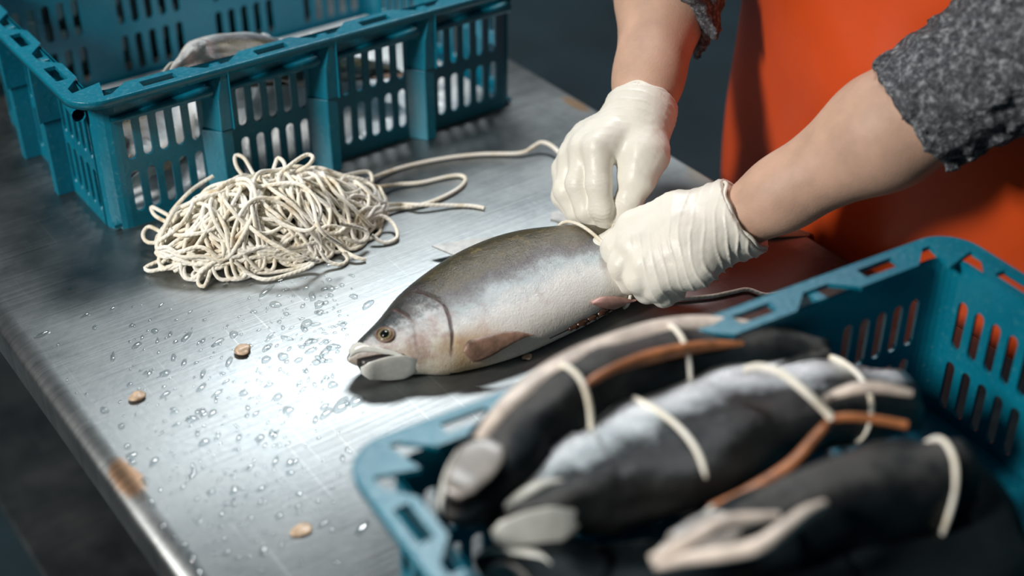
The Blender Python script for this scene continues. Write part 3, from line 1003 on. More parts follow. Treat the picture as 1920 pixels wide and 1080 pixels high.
# opened belly and what hangs in the cut
F0.strip('belly_slit', st([(1035, 645), (1080, 622), (1120, 602), (1165, 584)]), st([(1035, 640), (1080, 610), (1120, 588), (1165, 574)]), MT['mouth'], 0.0004, 0.0004, 0.0008)
for px, py, r_ in ((1078, 617, .0030), (1094, 607, .0042), (1112, 597, .0036), (1130, 588, .0045), (1147, 581, .0036), (1160, 577, .003)):
    q, th = F0.near(px, py)
    y, z = F0.surf([q], [th], 0.0008)
    c0 = F0.loc(F0.world(np.array([q]), y, z))[0]
    me = bpy.data.meshes.new('viscera'); bm = bmesh.new(); bmesh.ops.create_icosphere(bm, subdivisions=2, radius=r_)
    for v in bm.verts: v.co = Vector((v.co.x * 1.9, v.co.y * 0.8, v.co.z * 0.8)) + Vector(c0) + v.co.normalized() * 0.0012 * math.sin(v.co.x * 1900)
    bm.to_mesh(me); bm.free()
    for p_ in me.polygons: p_.use_smooth = True
    obj('viscera', me, MT['guts'], F0.root)

# tied salmon in the foreground crate
def near_fish(pts, roll, sc, label, skin='salmon_shaded', ties=(), flaps=(), det=0.6):
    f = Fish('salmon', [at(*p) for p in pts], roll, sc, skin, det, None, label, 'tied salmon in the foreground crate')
    f.jaw(MT['jaw_dark'] if skin == 'salmon_shaded' else None); f.eye(); f.maxilla(); f.tail(MT['fin'])
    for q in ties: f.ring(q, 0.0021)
    for a in flaps: f.flap(*a)
    return f
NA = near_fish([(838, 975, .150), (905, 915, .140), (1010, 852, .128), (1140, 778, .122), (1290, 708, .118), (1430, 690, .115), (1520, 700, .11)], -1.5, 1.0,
               'dark tied salmon lying farthest back in the foreground crate, snout at its corner', 'salmon_shaded',
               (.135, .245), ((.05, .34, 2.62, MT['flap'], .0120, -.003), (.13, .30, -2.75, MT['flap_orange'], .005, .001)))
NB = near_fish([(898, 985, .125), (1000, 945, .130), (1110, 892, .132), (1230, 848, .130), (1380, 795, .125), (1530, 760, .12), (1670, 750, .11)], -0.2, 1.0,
               'silver-sided tied salmon shining in the middle of the foreground crate', 'salmon_half_shaded',
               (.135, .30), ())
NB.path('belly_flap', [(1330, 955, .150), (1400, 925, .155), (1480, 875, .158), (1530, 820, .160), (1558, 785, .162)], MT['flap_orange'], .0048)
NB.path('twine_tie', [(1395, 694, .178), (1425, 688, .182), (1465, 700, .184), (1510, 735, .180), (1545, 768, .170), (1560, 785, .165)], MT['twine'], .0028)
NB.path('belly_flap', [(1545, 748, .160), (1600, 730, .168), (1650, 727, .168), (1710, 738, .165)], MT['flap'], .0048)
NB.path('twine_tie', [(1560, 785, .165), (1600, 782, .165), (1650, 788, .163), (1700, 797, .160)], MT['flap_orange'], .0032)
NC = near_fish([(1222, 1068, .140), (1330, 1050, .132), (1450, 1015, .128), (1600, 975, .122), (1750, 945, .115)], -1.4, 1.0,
               'dark tied salmon nearest the camera, belly slit open, in the foreground crate', 'salmon_shaded', (.21,), ())
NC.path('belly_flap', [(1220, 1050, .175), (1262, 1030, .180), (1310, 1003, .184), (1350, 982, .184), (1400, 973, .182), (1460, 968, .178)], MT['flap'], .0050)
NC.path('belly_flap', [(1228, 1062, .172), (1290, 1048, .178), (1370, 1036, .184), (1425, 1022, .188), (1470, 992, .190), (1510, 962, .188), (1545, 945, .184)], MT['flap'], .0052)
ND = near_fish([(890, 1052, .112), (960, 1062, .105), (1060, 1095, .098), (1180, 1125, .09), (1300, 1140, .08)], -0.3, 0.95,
               'dark salmon with pale open snout, lowest in the front corner of the foreground crate', 'salmon_shaded', (), ())
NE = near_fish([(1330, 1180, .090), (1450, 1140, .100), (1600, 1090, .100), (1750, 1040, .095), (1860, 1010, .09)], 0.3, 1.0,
               'dark salmon at the near side of the foreground crate, mostly cut by the picture edge', 'salmon_shaded', (), ())

# salmon and ice in the rear crate
def rear_fish(pts, roll, sc, label):
    f = Fish('salmon', [np.array([p[0], p[1], TZ + p[2]]) for p in pts], roll, sc, 'salmon', 0.6, None, label, 'salmon in the rear crate')
    f.jaw(); f.eye(); f.maxilla(); f.tail(MT['fin'])
    return f
rear_fish([(.495, 1.325, .110), (.55, 1.325, .130), (.61, 1.33, .120), (.70, 1.34, .080), (.80, 1.35, .045)], math.pi, 0.70, 'salmon on the ice nearest the front wall of the rear crate')
rear_fish([(.425, 1.30, .040), (.47, 1.34, .042), (.53, 1.40, .045), (.60, 1.50, .045)], 0.3, 0.66, 'salmon low in the left end of the rear crate, seen through the slots')
V = []; F = []
nx, ny = 90, 56
gx = np.linspace(.655 - .235, .655 + .235, nx); gy = np.linspace(1.275, 1.275 + .305, ny)
GX, GY = np.meshgrid(gx, gy, indexing='ij')
P3 = np.stack([GX, GY, 0 * GX], -1)
Hh = 0.008 + 0.090 * np.exp(-((GX - .645) / .11) ** 4 - ((GY - 1.400) / .070) ** 2) + (0.012 * noise3(P3, 0.018, 3) + 0.007 * noise3(P3, 0.008, 5)) * np.exp(-((GY - 1.40) / .10) ** 2)
Hh = np.maximum(Hh, 0.010)
V = np.stack([GX, GY, TZ + Hh], -1).reshape(-1, 3)
i = np.arange(nx - 1)[:, None] * ny; j = np.arange(ny - 1)[None, :]
Ft = np.stack([i + j, i + ny + j, i + ny + j + 1, i + j + 1], -1).reshape(-1, 4)
Vb = V.copy(); Vb[:, 2] = TZ + 0.0075
bd = [(a, 0) for a in range(nx)] + [(nx - 1, c) for c in range(1, ny)] + [(a, ny - 1) for a in range(nx - 2, -1, -1)] + [(0, c) for c in range(ny - 2, 0, -1)]
bi = [a * ny + c for a, c in bd]; N0 = len(V)
Fs = [tuple(f) for f in Ft] + [tuple(x + N0 for x in f)[::-1] for f in Ft] + [(bi[(q + 1) % len(bi)], bi[q], bi[q] + N0, bi[(q + 1) % len(bi)] + N0) for q in range(len(bi))]
ice = obj('ice_heap', mesh('ice_heap', np.vstack([V, Vb]), Fs, False), MT['ice'])
tag(ice, 'crushed ice filling the rear crate under the salmon', 'ice', kind='stuff')

# ------------------------------------------------------------------ twine pile
def lay_attr(me, n_, k, step, pitch=0.0052):
    a = np.arange(n_)[:, None] * step / pitch * 2 * PI + np.arange(k)[None, :] * 2 * PI / k * 2
    at_ = me.attributes.new('lay', 'FLOAT', 'POINT'); at_.data.foreach_set('value', a.ravel().astype(np.float32))
def rope(name, P, r, m, parent=None, k=8, step=0.0028):
    P = np.asarray(P, float)
    d = np.concatenate([[0], np.cumsum(np.linalg.norm(np.diff(P, axis=0), axis=1))])
    u = np.arange(0, d[-1], step)
    Q = np.stack([np.interp(u, d, P[:, i]) for i in range(3)], -1)
    V, F = tube(Q, r, k)
    me = mesh(name, V, F); lay_attr(me, len(Q), k, step)
    return obj(name, me, m, parent)

HC = np.array([0.532, 1.163]); HA, HB, HH = 0.130, 0.066, 0.066
def mound(x, y):
    u = (x - HC[0]) / HA; v = (y - HC[1] + 0.10 * (x - HC[0])) / HB
    r2 = u * u + v * v
    return HH * np.clip(1 - r2, 0, 1) ** 0.62 * (1 - 0.18 * u)
pile = empty('rope', (HC[0], HC[1], TZ))
tag(pile, 'tangled heap of cream cotton twine on the steel table in front of the rear crate', 'rope')
off = np.array([HC[0], HC[1], TZ])
def coil(n_, lay0, lay1, seed, rad=(0.016, 0.05)):
    g = np.random.default_rng(seed)
    p = np.array([HC[0], HC[1]]) + g.normal(0, 0.03, 2); a = g.uniform(0, 2 * PI)
    step = 0.0035; out = []
    curv = 1 / 0.03; sgn = 1; left = 0
    tgt = HC.copy()
    zz = 0
    for i in range(n_):
        if left <= 0:
            R_ = g.uniform(*rad); sgn = -sgn if g.random() < 0.45 else sgn
            curv = sgn / R_; left = g.uniform(0.6, 4.5) * R_
            ph = g.uniform(0, 2 * PI); rr = math.sqrt(g.random()) * 0.80
            tgt = HC + np.array([HA * rr * math.cos(ph), HB * rr * math.sin(ph)])
        left -= step
        u = (p[0] - HC[0]) / HA; v = (p[1] - HC[1] + 0.10 * (p[0] - HC[0])) / HB
        e = math.hypot(u, v)
        d = tgt - p
        want = math.atan2(d[1], d[0])
        da = (want - a + PI) % (2 * PI) - PI
        a += curv * step + (0.35 * da if e > 0.93 else 0.02 * da)
        p = p + step * np.array([math.cos(a), math.sin(a)])
        f = i / n_
        lay = lay0 + (lay1 - lay0) * f
        z = mound(p[0], p[1]) * lay
        out.append((p[0], p[1], z))
    P = np.array(out)
    t = np.arange(n_) * step
    P[:, 2] += 0.0045 * np.sin(t / 0.021 + seed) * np.sin(t / 0.0137) + 0.003 * np.sin(t / 0.05 + 1)
    P[:, 2] = np.maximum(P[:, 2], 0.0024)
    # smooth
    for _ in range(3):
        P[1:-1] = 0.25 * P[:-2] + 0.5 * P[1:-1] + 0.25 * P[2:]
    P[:, 2] += TZ
    return P
for q, (n_, l0, l1, sd) in enumerate(((1700, 0.05, 0.5, 11), (2000, 0.45, 0.85, 12), (2000, 0.75, 1.0, 13), (1700, 0.9, 1.03, 14), (1500, 0.95, 1.06, 15))):
    rope('coil', coil(n_, l0, l1, sd) - off, 0.0021, MT['twine'], pile)
# upright loops that stick out of the heap and hang over its rim
def px_rope(pts, n_=14): return catmull([at(*p) for p in pts], n_)
loops = [[(470, 345, .045), (445, 315, .060), (441, 292, .068), (458, 297, .067), (478, 330, .060), (500, 350, .05)],
         [(505, 345, .06), (515, 310, .068), (522, 296, .072), (534, 310, .070), (530, 345, .06)],
         [(520, 330, .065), (550, 305, .073), (575, 290, .074), (587, 296, .072), (575, 312, .068), (545, 325, .06)],
         [(345, 420, .03), (300, 395, .03), (284, 388, .028), (292, 405, .026), (330, 425, .025)],
         [(310, 440, .02), (280, 425, .02), (268, 440, .015), (280, 455, .012), (320, 450, .015)],
         [(320, 480, .012), (285, 495, .006), (272, 503, .004), (285, 508, .004), (325, 498, .008)],
         [(360, 470, .02), (345, 500, .012), (352, 522, .004), (380, 520, .004), (400, 480, .02)],
         [(395, 480, .02), (375, 515, .008), (372, 532, .003), (384, 536, .003), (394, 510, .01), (402, 480, .02)],
         [(440, 490, .02), (470, 515, .006), (500, 524, .003), (540, 515, .003), (580, 500, .006), (600, 480, .015)],
         [(600, 470, .02), (615, 490, .008), (640, 496, .003), (652, 485, .004), (640, 470, .012)],
         [(640, 420, .035), (680, 430, .02), (690, 445, .012), (675, 455, .012), (640, 445, .02)],
         [(680, 415, .02), (715, 405, .015), (738, 420, .008), (745, 445, .004), (720, 455, .003), (695, 440, .01)],
         [(640, 330, .04), (690, 322, .03), (695, 345, .025), (660, 350, .03)],
         [(400, 330, .055), (375, 345, .05), (350, 365, .045), (320, 400, .03), (310, 430, .02)],
         [(480, 350, .065), (560, 345, .072), (600, 390, .06), (585, 430, .05), (540, 425, .05), (500, 400, .06)],
         [(430, 360, .055), (455, 410, .05), (500, 450, .04), (560, 480, .025), (600, 490, .012)],
         [(560, 330, .07), (585, 380, .065), (600, 430, .05), (640, 460, .025)],
         [(350, 400, .04), (400, 430, .04), (420, 470, .03), (400, 505, .01), (360, 490, .012)]]
for lp in loops:
    rope('loop', px_rope(lp) - off, 0.0021, MT['twine'], pile)
# strands that leave the heap
rope('loose_strand', px_rope([(660, 352, .02), (700, 333, .006), (760, 312, .003), (830, 297, .003), (900, 289, .003), (975, 287, .004), (1000, 275, .008), (1015, 267, .011), (1032, 272, .010), (1052, 290, .008), (1085, 330, .010), (1120, 400, .03), (1136, 428, .05)]) - off, 0.0023, MT['twine'], pile)
rope('loose_strand', px_rope([(660, 360, .02), (735, 347, .006), (790, 342, .003), (840, 331, .003), (864, 329, .003), (873, 337, .003), (862, 352, .003), (830, 370, .003), (790, 384, .003), (740, 392, .004), (690, 400, .01)]) - off, 0.0023, MT['twine'], pile)
rope('loose_strand', px_rope([(690, 385, .012), (745, 383, .005), (790, 384, .007), (850, 385, .003), (885, 386, .0024), (913, 391, .0023)]) - off, 0.0021, MT['twine'], pile)
o = rope('twine', px_rope([(1190, 548, .012), (1260, 560, .004), (1330, 556, .003), (1372, 548, .003), (1402, 543, .003), (1436, 553, .003), (1475, 547, .003), (1512, 541, .003), (1560, 520, .003)]), 0.0022, MT['twine'])
tag(o, 'short white strand of twine on the steel beside the bloodstain, behind the foreground crate rim', 'twine')
# the twine round the salmon that the hands are tying
o = empty('knotted_twine', tuple(at(1140, 430, 0.05)))
tag(o, 'twine pulled round the salmon and pinched between the gloved fingertips', 'twine')
kb = at(1140, 430, 0.05)
q0 = 0.262
th = np.linspace(-0.9, 3.6, 40)
y, z = F0.surf(np.full(40, q0), th, 0.0022)
W_ = F0.world(np.full(40, q0) + 0.01 * np.sin(th * 0.7), y, z); W_[:, 2] = np.maximum(W_[:, 2], TZ + 0.003)
rope('wrap', W_ - kb, 0.0018, MT['twine'], o)
rope('knot', px_rope([(1150, 470, .062), (1140, 450, .060), (1150, 425, .056), (1160, 408, .058), (1163, 396, .062), (1170, 415, .05)]) - kb, 0.0018, MT['twine'], o)

# ------------------------------------------------------------------ the person
person = empty('person', (1.13, 0.85, 0))
tag(person, 'person in orange apron, grey fleece and cream latex gloves, bent to tie the salmon', 'person')
PB = np.array([1.13, 0.85, 0.0])
RW = atd(1200, 222, 1.415); RE2 = atd(1246, 0, 1.475)                 # right wrist and a point up the forearm (left in the view)
rd = RE2 - RW; rd /= np.linalg.norm(rd)
RE = RW + rd * 0.262
LW = atd(1384, 412, 1.342); LE2 = atd(1700, 222, 1.268)
ld = LE2 - LW; ld /= np.linalg.norm(ld)
LE = LW + ld * 0.300
RSh = np.array([1.13, 1.04, TZ + 0.50]); LSh = np.array([1.13, 0.66, TZ + 0.50])
def zz(x, y, z): return np.array([x, y, z])
hipc = zz(1.15, 0.85, 0.92)
def body_field(h, inf=0.0, lo=None, hi=None, arms=True, torso=True, legs=True, head=True, fore=True):
    f = Field(lo, hi, h)
    if torso:
        f.ell(zz(1.135, .85, TZ + .30), zz(.115 + inf, .165 + inf, .24 + inf))
        f.ell(zz(1.155, .85, .93), zz(.125 + inf, .175 + inf, .16 + inf), 0.05)
        f.cone(zz(1.13, .73, TZ + .47), zz(1.13, .97, TZ + .47), .075 + inf, .075 + inf, 0.06)
    if legs:
        for sgn in (-1, 1):
            f.chain([zz(1.15, .85 + sgn * .09, .88), zz(1.14, .85 + sgn * .10, .48), zz(1.17, .85 + sgn * .105, .09)], [.088 + inf, .058 + inf, .04 + inf], 0.03)
            f.ell(zz(1.11, .85 + sgn * .11, .045 + inf * .3), zz(.125 + inf, .045 + inf, .040 + inf), 0.03)
    if arms:
        for sh, el in ((RSh, RE), (LSh, LE)):
            f.chain([sh, el], [.060 + inf, .046 + inf * .7], 0.02)
    if fore:
        for el, wr, d in ((RE, RW, rd), (LE, LW, ld)):
            p1 = wr + d * 0.155
            f.chain([el, p1, wr + d * 0.05, wr - d * 0.01], [.052 + inf, .0500 + inf, .0325 + inf, .0285 + inf], 0.02)
    if head:
        f.cone(zz(1.12, .85, TZ + .50), zz(1.085, .85, TZ + .63), .052, .050, 0.05)
        hc = zz(1.05, .85, TZ + .72)
        f.ell(hc, zz(.092, .074, .112), 0.03)
        f.ell(hc + zz(-.035, 0, -.055), zz(.055, .050, .058), 0.03)
        f.cone(hc + zz(-.090, 0, .012), hc + zz(-.103, 0, -.025), .008, .014, 0.012)
        for sgn in (-1, 1):
            f.ell(hc + zz(.0, sgn * .076, -.01), zz(.018, .010, .032), 0.006)
            f.ell(hc + zz(-.078, sgn * .032, .008), zz(.014, .016, .012), 0.004)
        f.ell(hc + zz(-.082, 0, -.055), zz(.012, .026, .008), 0.006)
        f.ell(hc + zz(-.080, 0, -.066), zz(.012, .022, .008), 0.006)
    return f
f = body_field(0.0055, 0.0, lo=(.74, .55, 0.0), hi=(1.32, 1.24, TZ + .86))
V, F = f.nets(); V = relax(V, F, 2)
nr = vnormals(V, F)
o = obj('body', mesh('body', V - PB, F), MT['skin'], person)
# hair
f = Field((.93, .74, TZ + .58), (1.20, .96, TZ + .88), 0.005)
hc = zz(1.05, .85, TZ + .72)
f.ell(hc + zz(.012, 0, .014), zz(.098, .084, .116)); f.ell(hc + zz(.10, 0, -.02), zz(.045, .05, .05), 0.02)
f.cut(hc + zz(-.045, 0, .045), np.array([-.85, 0, -.53]))
V, F = f.nets(); V = relax(V, F, 1)
obj('hair', mesh('hair', V - PB, F), MT['hair'], person)
# trousers and boots
f = body_field(0.008, 0.016, lo=(.96, .62, .10), hi=(1.36, 1.09, 1.02), arms=False, fore=False, head=False)
f.cut(zz(1.1, .85, 1.01), np.array([0, 0, 1.0])); f.cut(zz(1.1, .85, .26), np.array([0, 0, -1.0]))
V, F = f.nets(); V = relax(V, F, 2)
obj('trousers', mesh('trousers', V - PB, F), MT['trouser'], person)
for sgn in (-1, 1):
    f = Field((.92, .85 + sgn * .11 - .11, -.01), (1.32, .85 + sgn * .11 + .11, .42), 0.006)
    f.chain([zz(1.15, .85 + sgn * .103, .36), zz(1.17, .85 + sgn * .105, .10)], [.082, .060], 0.02)
    f.ell(zz(1.10, .85 + sgn * .11, .058), zz(.150, .060, .056), 0.03)
    f.cut(zz(1.1, .85, .37), np.array([0, 0, 1.0])); f.cut(zz(1.1, .85, .004), np.array([0, 0, -1.0]))
    V, F = f.nets(); V = relax(V, F, 1)
    obj('boot', mesh('boot', V - PB, F), MT['boot'], person)
# fleece: torso and sleeves pushed up to the middle of the forearm
f = body_field(0.0045, 0.022, lo=(.80, .50, .88), hi=(1.36, 1.26, TZ + .62), legs=False, head=False, fore=False)
sl = f.like()
for el, wr, d, e, tl in ((RE, RW, rd, 0.128, 0.45 * RGT), (LE, LW, ld, 0.184, 0.1 * UPV)):
    f.chain([el, wr + d * (e - 0.035)], [.064, .057], 0.02)
    pts_ = f.pts()
    # trim the sleeve at its cuff, only near the forearm
    dd = (pts_ - (wr + d * e)) @ -(d + tl) / np.linalg.norm(d + tl)
    near_ = np.linalg.norm(pts_ - (wr + d * e), axis=-1) < 0.13
    f.D = np.where(near_ & (dd > 0), np.maximum(f.D, dd), f.D).astype(np.float32)
nzp = f.pts()
f.D = (f.D + 0.0050 * noise3(nzp, 0.011, 2) + 0.0040 * noise3(nzp, 0.006, 4)).astype(np.float32)
f.cut(zz(1.1, .85, TZ + .585), np.array([0, 0, 1.0]))
V, F = f.nets()
# open the sleeves: hollow them with the forearm's own volume
obj('fleece_jacket', mesh('fleece_jacket', V - PB, F), MT['fleece'], person)

# apron: sheet wrapped round the front of the body
nu, nv = 70, 90
V = []
for a in range(nv):
    g = a / (nv - 1)
    z = TZ + 0.44 - g * 1.02
    for c in range(nu):
        u = -1 + 2 * c / (nu - 1)
        wid = np.interp(z, [.25, .80, .95, 1.05, 1.2, 1.32], [1.45, 1.45, 1.4, 1.32, 1.15, .85])
        an = u * wid
        rx = 0.152; ry = 0.242
        bulge = np.interp(z, [.3, .85, 1.0, 1.2, 1.3], [0.0, 0.005, 0.006, 0.004, -.01])
        x = 1.153 - (rx + bulge) * math.cos(an)
        y = .85 + ry * math.sin(an)
        fold = 0.006 * math.sin(an * 5 + 2 * z) * np.interp(z, [.3, .9, 1.3], [1.6, .9, .5]) + 0.004 * math.sin(an * 2.2 - z * 17 + 1.0)
        x -= fold * math.cos(an); y += fold * math.sin(an)
        V.append((x, y, z))
V = np.array(V)
i = np.arange(nv - 1)[:, None] * nu; j = np.arange(nu - 1)[None, :]
F = np.stack([i + j, i + j + 1, i + nu + j + 1, i + nu + j], -1).reshape(-1, 4)
o = obj('apron', mesh('apron', V - PB, F), MT['apron'], person)
sd = o.modifiers.new('thick', 'SOLIDIFY'); sd.thickness = 0.003; sd.offset = 1

# ------------------------------------------------------------------ gloves
def glove(name, palm, fingers, thumb, cuff, wrist, axis, ring, h=0.0014, parent=person, seed=1, label=None):
    """palm: list of chains; fingers: chains; thumb: chain; cuff: chain up the forearm. every chain = (points, radii)"""
    allp = np.array([p for ch in palm + fingers + [thumb, cuff] for p in ch[0]])
    lo, hi = allp.min(0) - 0.045, allp.max(0) + 0.045
    base = Field(lo, hi, h)
    for P_, R_ in palm: base.chain(P_, R_, 0.010)
    base.chain(*cuff, 0.012)
    tot = base.D.copy()
    for P_, R_ in fingers + [thumb]:
        g = base.like(); g.chain(P_, R_, 0.004)
        tot = smin(tot, smin(base.D, g.D, 0.008), 0.0022)
    base.D = tot.astype(np.float32)
    cp, cn = cuff[0][-1], axis
    base.cut(cp - axis * 0.004, axis)
    V, F = base.nets()
    V = relax(V, F, 1, 0.4)
    N = vnormals(V, F)
    # stretched folds that run round the wrist, fading towards the knuckles
    rel = V - wrist
    u = rel @ axis
    side1 = np.cross(axis, [0, 0, 1.0]); side1 /= np.linalg.norm(side1); side2 = np.cross(axis, side1)
    ph = np.arctan2(rel @ side2, rel @ side1)
    sk, lam, amp, u0, u1 = ring
    wv = u + sk * np.sin(ph + 0.6) + 0.004 * noise3(V, 0.022, seed)
    wr = 1 - np.abs(np.sin(PI * wv / lam)) 
    env = np.clip((u - u0) / (u1 - u0), 0, 1) ** 0.8
    env *= 0.35 + 0.65 * np.clip(noise3(V, 0.02, seed + 3) + 0.5, 0, 1)
    env *= 0.25 + 0.75 * np.clip(0.5 - 0.9 * N[:, 2], 0, 1)
    V = V + N * (amp * env * (wr ** 3 - 0.25))[:, None]
    V = V + N * (0.00025 * noise3(V, 0.006, seed + 8) + 0.0004 * noise3(V, 0.016, seed + 9))[:, None]
    return V, F

def fin_(pts, r): return [np.asarray(p) for p in pts], r
def joint_wr(V, F, joints, axis_r=0.014, amp=0.0006, lam=0.0042, seed=3):
    N = vnormals(V, F)
    for jp, d in joints:
        d = np.asarray(d) / np.linalg.norm(d)
        rel = V - jp
        w_ = np.exp(-(np.linalg.norm(rel, axis=1) / axis_r) ** 4)
        wv = rel @ d + 0.0030 * noise3(V, 0.007, seed)
        V = V + N * (amp * w_ * (np.abs(np.sin(PI * wv / lam)) - 0.6))[:, None]
    return V

# left glove in the view: the person's right hand, thumb towards the viewer, fingers pinching downwards
A = atd
RWc = RW
palmR = [fin_([A(1196, 226, 1.415), A(1150, 262, 1.398), A(1122, 278, 1.388)], [.027, .019, .0155]),
         fin_([A(1190, 228, 1.42), A(1128, 262, 1.412), A(1098, 278, 1.408)], [.026, .020, .0160]),
         fin_([A(1185, 232, 1.43), A(1108, 268, 1.43), A(1078, 292, 1.428)], [.025, .020, .0155]),
         fin_([A(1182, 238, 1.44), A(1096, 285, 1.445), A(1064, 318, 1.447)], [.024, .019, .0145]),
         fin_([A(1205, 240, 1.405), A(1208, 290, 1.392), A(1192, 330, 1.388)], [.024, .0215, .0165])]
fingR = [fin_([A(1122, 278, 1.388), A(1122, 345, 1.382), A(1128, 390, 1.388), A(1136, 421, 1.398)], [.0145, .0128, .0118, .0095]),
         fin_([A(1098, 278, 1.408), A(1085, 345, 1.402), A(1101, 395, 1.404), A(1121, 426, 1.408)], [.0145, .0130, .0120, .0095]),
         fin_([A(1078, 292, 1.428), A(1062, 358, 1.425), A(1085, 398, 1.425), A(1108, 420, 1.425)], [.0145, .0130, .0118, .0095]),
         fin_([A(1064, 318, 1.447), A(1056, 368, 1.446), A(1078, 398, 1.445), A(1100, 412, 1.444)], [.0135, .0118, .0108, .009])]
thumbR = fin_([A(1208, 288, 1.392), A(1196, 338, 1.386), A(1178, 378, 1.390), A(1160, 408, 1.397)], [.0200, .0165, .0135, .0100])
cuffR = fin_([A(1197, 240, 1.412), RW + rd * 0.008, RW + rd * 0.022], [.027, .0305, .0320])
V, F = glove('glove', palmR, fingR, thumbR, cuffR, RW, rd, (0.010, 0.0085, 0.0030, -0.055, -0.005), seed=4)
V = joint_wr(V, F, [(fingR[0][0][1], fingR[0][0][2] - fingR[0][0][0]), (fingR[0][0][2], fingR[0][0][3] - fingR[0][0][1]), (fingR[1][0][1], fingR[1][0][2] - fingR[1][0][0]), (thumbR[0][2], thumbR[0][3] - thumbR[0][1])], amp=0.0009)
o = obj('glove', mesh('glove', V - PB, F), MT['latex'], person)
o['label'] = 'cream latex glove on the raised hand, fingers pinching down'

# right glove in the view: the person's left hand seen from its back, fingers curled under
palmL = [fin_([A(1372, 396, 1.345), A(1270, 405, 1.345), A(1188, 428, 1.352)], [.026, .0205, .0160]),
         fin_([A(1374, 408, 1.338), A(1272, 438, 1.330), A(1190, 462, 1.336)], [.026, .0220, .0165]),
         fin_([A(1376, 420, 1.334), A(1285, 470, 1.322), A(1212, 496, 1.326)], [.026, .0215, .0160]),
         fin_([A(1376, 432, 1.334), A(1300, 496, 1.320), A(1238, 520, 1.322)], [.025, .0200, .0150]),
         fin_([A(1290, 450, 1.345), A(1250, 520, 1.345)], [.024, .020])]
fingL = [fin_([A(1188, 428, 1.352), A(1152, 466, 1.352), A(1156, 500, 1.362), A(1186, 515, 1.375)], [.0145, .0125, .0115, .0095]),
         fin_([A(1190, 462, 1.336), A(1166, 496, 1.338), A(1178, 528, 1.350), A(1208, 532, 1.362)], [.0150, .0130, .0118, .0095]),
         fin_([A(1212, 496, 1.326), A(1196, 524, 1.328), A(1212, 546, 1.340), A(1240, 544, 1.352)], [.0145, .0128, .0115, .0095]),
         fin_([A(1238, 520, 1.322), A(1228, 540, 1.328), A(1245, 554, 1.340), A(1268, 548, 1.350)], [.0135, .0118, .0108, .009])]
thumbL = fin_([A(1290, 400, 1.362), A(1215, 432, 1.372), A(1160, 452, 1.376), A(1124, 465, 1.376)], [.0190, .0160, .0140, .0115])
cuffL = fin_([A(1362, 408, 1.343), LW + ld * 0.006, LW + ld * 0.012], [.031, .0345, .0355])
V, F = glove('glove', palmL, fingL, thumbL, cuffL, LW, ld, (0.022, 0.0098, 0.0046, -0.10, -0.03), seed=9)
o = obj('glove', mesh('glove', V - PB, F), MT['latex'], person)
o['label'] = 'cream latex glove on the lower hand, seen from its wrinkled back'
# rolled cuff edges
for wr_, d_, r_, e_ in ((RW, rd, .0325, .018), (LW, ld, .0362, .008)):
    s1 = np.cross(d_, [0, 0, 1.0]); s1 /= np.linalg.norm(s1); s2 = np.cross(d_, s1)
    an = np.linspace(0, 2 * PI, 61)
    P_ = np.array([wr_ + d_ * (e_ + 0.002 * math.sin(3 * a) + 0.0015 * math.sin(7 * a + 1)) + (s1 * math.cos(a) + s2 * math.sin(a)) * (r_ + 0.0008 * math.sin(5 * a)) for a in an])
    V, F = tube(P_, 0.0019, 8)
    obj('glove_cuff', mesh('glove_cuff', V - PB, F), MT['latex'], person)

# ------------------------------------------------------------------ scraps on the steel
def scrap(px, py, r, label, sq=0.45, seed=1):
    p = at(px, py, 0)
    me = bpy.data.meshes.new('fish_scrap'); bm = bmesh.new(); bmesh.ops.create_icosphere(bm, subdivisions=3, radius=1)
    vs = np.array([v.co for v in bm.verts]); nn = noise3(vs, 0.7, seed) * 0.28
    for v, q in zip(bm.verts, nn):
        k = v.co * (1 + q); v.co = Vector((k.x * r, k.y * r * 0.8, max(k.z, -0.9) * r * sq))
    zmin = min(v.co.z for v in bm.verts)
    for v in bm.verts: v.co.z -= zmin
    bm.to_mesh(me); bm.free()
    for q in me.polygons: q.use_smooth = True
    o = obj('fish_scrap', me, MT['scrap']); o.location = (p[0], p[1], TZ + 0.0001)
    tag(o, label, 'scrap', 'fish scraps on the steel')
scrap(456, 661, .0085, 'tan fish scrap on the wet steel between the twine heap and the table edge', .4, 2)
scrap(259, 747, .0070, 'pale brown scrap on the steel nearest the left table edge', .4, 3)
scrap(960, 453, .0042, 'small brown scrap just behind the back of the salmon', .8, 4)
scrap(565, 997, .0085, 'flat tan scrap on the steel left of the foreground crate corner', .2, 5)
scrap(988, 672, .0050, 'small pale scrap on the steel below the belly of the salmon', .4, 6)

# ------------------------------------------------------------------ water on the steel
VV = []; FF = []
def drop(x, y, r, ex, rot, hgt, sd):
    g = np.random.default_rng(sd)
    k = 14
    an = np.arange(k) * 2 * PI / k
    wob = 1 + 0.16 * np.sin(an * 2 + g.uniform(0, 6)) * g.random() + 0.14 * np.sin(an * 3 + g.uniform(0, 6)) * g.random() + 0.1 * np.sin(an * 5 + g.uniform(0, 6)) * g.random()
    base = len(VV)
    for f_, z in ((1.0, 0.0), (0.93, 0.40), (0.76, 0.74), (0.45, 0.94)):
        for q in range(k):
            rx = r * ex * f_ * wob[q] * math.cos(an[q]); ry = r / ex * f_ * wob[q] * math.sin(an[q])
            VV.append((x + rx * math.cos(rot) - ry * math.sin(rot), y + rx * math.sin(rot) + ry * math.cos(rot), TZ + 0.0001 + z * hgt))
    VV.append((x, y, TZ + 0.0001 + hgt))
    for a in range(3):
        for q in range(k):
            FF.append((base + a * k + q, base + a * k + (q + 1) % k, base + (a + 1) * k + (q + 1) % k, base + (a + 1) * k + q))
    for q in range(k): FF.append((base + 3 * k + q, base + 3 * k + (q + 1) % k, base + 4 * k))
g = np.random.default_rng(21)
sd = 0
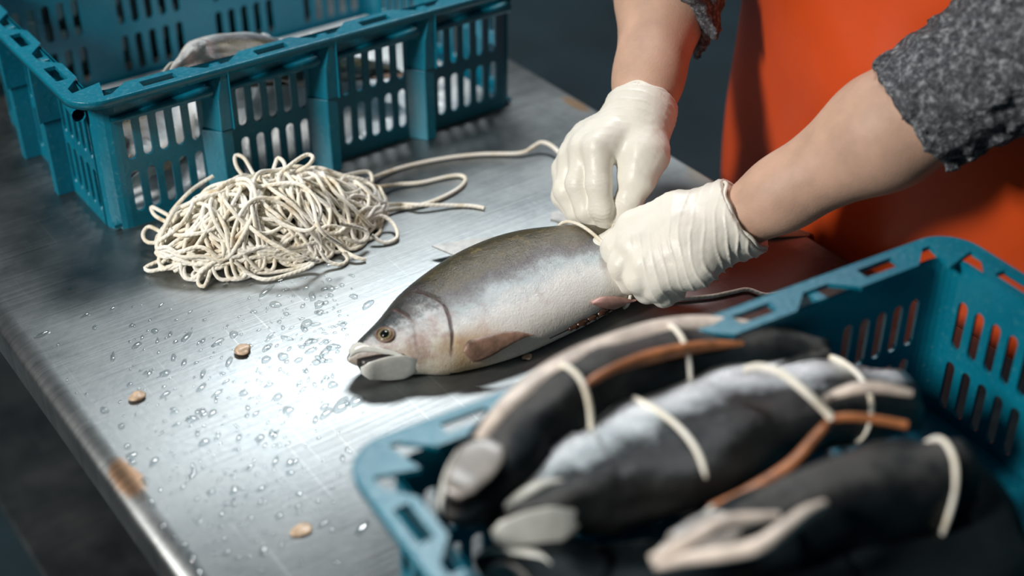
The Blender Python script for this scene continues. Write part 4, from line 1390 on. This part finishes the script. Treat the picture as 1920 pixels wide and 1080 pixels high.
def scatter(n_, cx, cy, sx, sy, r0, r1, ex=1.5, rot=(0, PI)):
    global sd
    for _ in range(n_):
        px, py = g.normal(cx, sx), g.normal(cy, sy)
        if not (40 < px < 1000 and 480 < py < 1078): continue
        if px > 640 and py > 640 and not (px < 690 and py > 745): continue
        if px + (py - 470) * 0.0 > 660 and py < 700 and py > 1300 - px * 0.9 - 40: continue
        p = at(px, py, 0)
        if not (X0 + 0.02 < p[0] < X1 - 0.01): continue
        if mound(p[0], p[1]) > 0: continue
        r = r0 * (r1 / r0) ** (g.random() ** 1.8)
        drop(p[0], p[1], r, g.uniform(1, ex), g.uniform(*rot), min(0.0022, r * 0.42), sd); sd += 1
scatter(150, 590, 610, 60, 65, .0013, .0058, 1.6)
scatter(190, 380, 690, 110, 110, .0012, .0050, 1.9, (0.0, 1.2))
scatter(110, 520, 830, 110, 110, .0011, .0042, 1.9, (0.0, 1.2))
scatter(120, 420, 940, 110, 80, .0010, .0040, 1.9, (0.0, 1.2))
for px, py, r, ex in ((575, 607, .0060, 1.4), (640, 760, .0085, 1.4), (668, 752, .0075, 1.2), (612, 775, .0060, 1.6), (690, 572, .0060, 1.5), (520, 745, .0050, 1.3), (540, 770, .0055, 1.2), (500, 545, .0070, 1.9),
                      (378, 727, .0045, 1.6), (398, 775, .0045, 1.4), (350, 632, .0055, 1.7), (610, 660, .0060, 1.6), (470, 972, .0030, 1.0), (680, 990, .0060, 1.7), (588, 640, .0042, 1.0), (600, 585, .0038, 1.0)):
    p = at(px, py, 0); drop(p[0], p[1], r, ex, 0.6, min(0.0022, r * 0.35), 500 + px)
for px, py, l_, w_ in ((277, 935, .012, .0032), (271, 902, .0035, .003), (248, 868, .004, .003), (305, 988, .0045, .0036), (326, 1009, .0034, .003), (345, 1024, .004, .0034), (360, 1045, .0085, .0036), (372, 1072, .009, .0036), (239, 838, .003, .003), (228, 800, .003, .0028), (196, 770, .005, .003)):
    p = at(px, py, 0); drop(p[0], p[1], math.sqrt(l_ * w_), math.sqrt(l_ / w_), PI / 2, 0.0026, 900 + px)
o = obj('water_droplets', mesh('water_droplets', VV, FF), MT['water'])
tag(o, 'scattered water drops and small puddles on the steel', 'water', kind='stuff')

# ------------------------------------------------------------------ pallet on the floor by the table
pal = empty('wooden_pallet', (-0.10, 0.50, 0))
tag(pal, 'weathered wooden pallet on the dark floor beside the left table edge', 'pallet')
for q in range(6):
    b = MB(); b.box((-.40, -.45 + q * .18, .10), (.28, -.45 + q * .18 + .10, .122)); b.build('slat', MT['wood'], pal, bevel=0.003)
for q in range(3):
    b = MB(); b.box((-.40 + q * .30, -.45, .0), (-.40 + q * .30 + .08, .55, .10)); b.build('bearer', MT['wood'], pal, bevel=0.003)
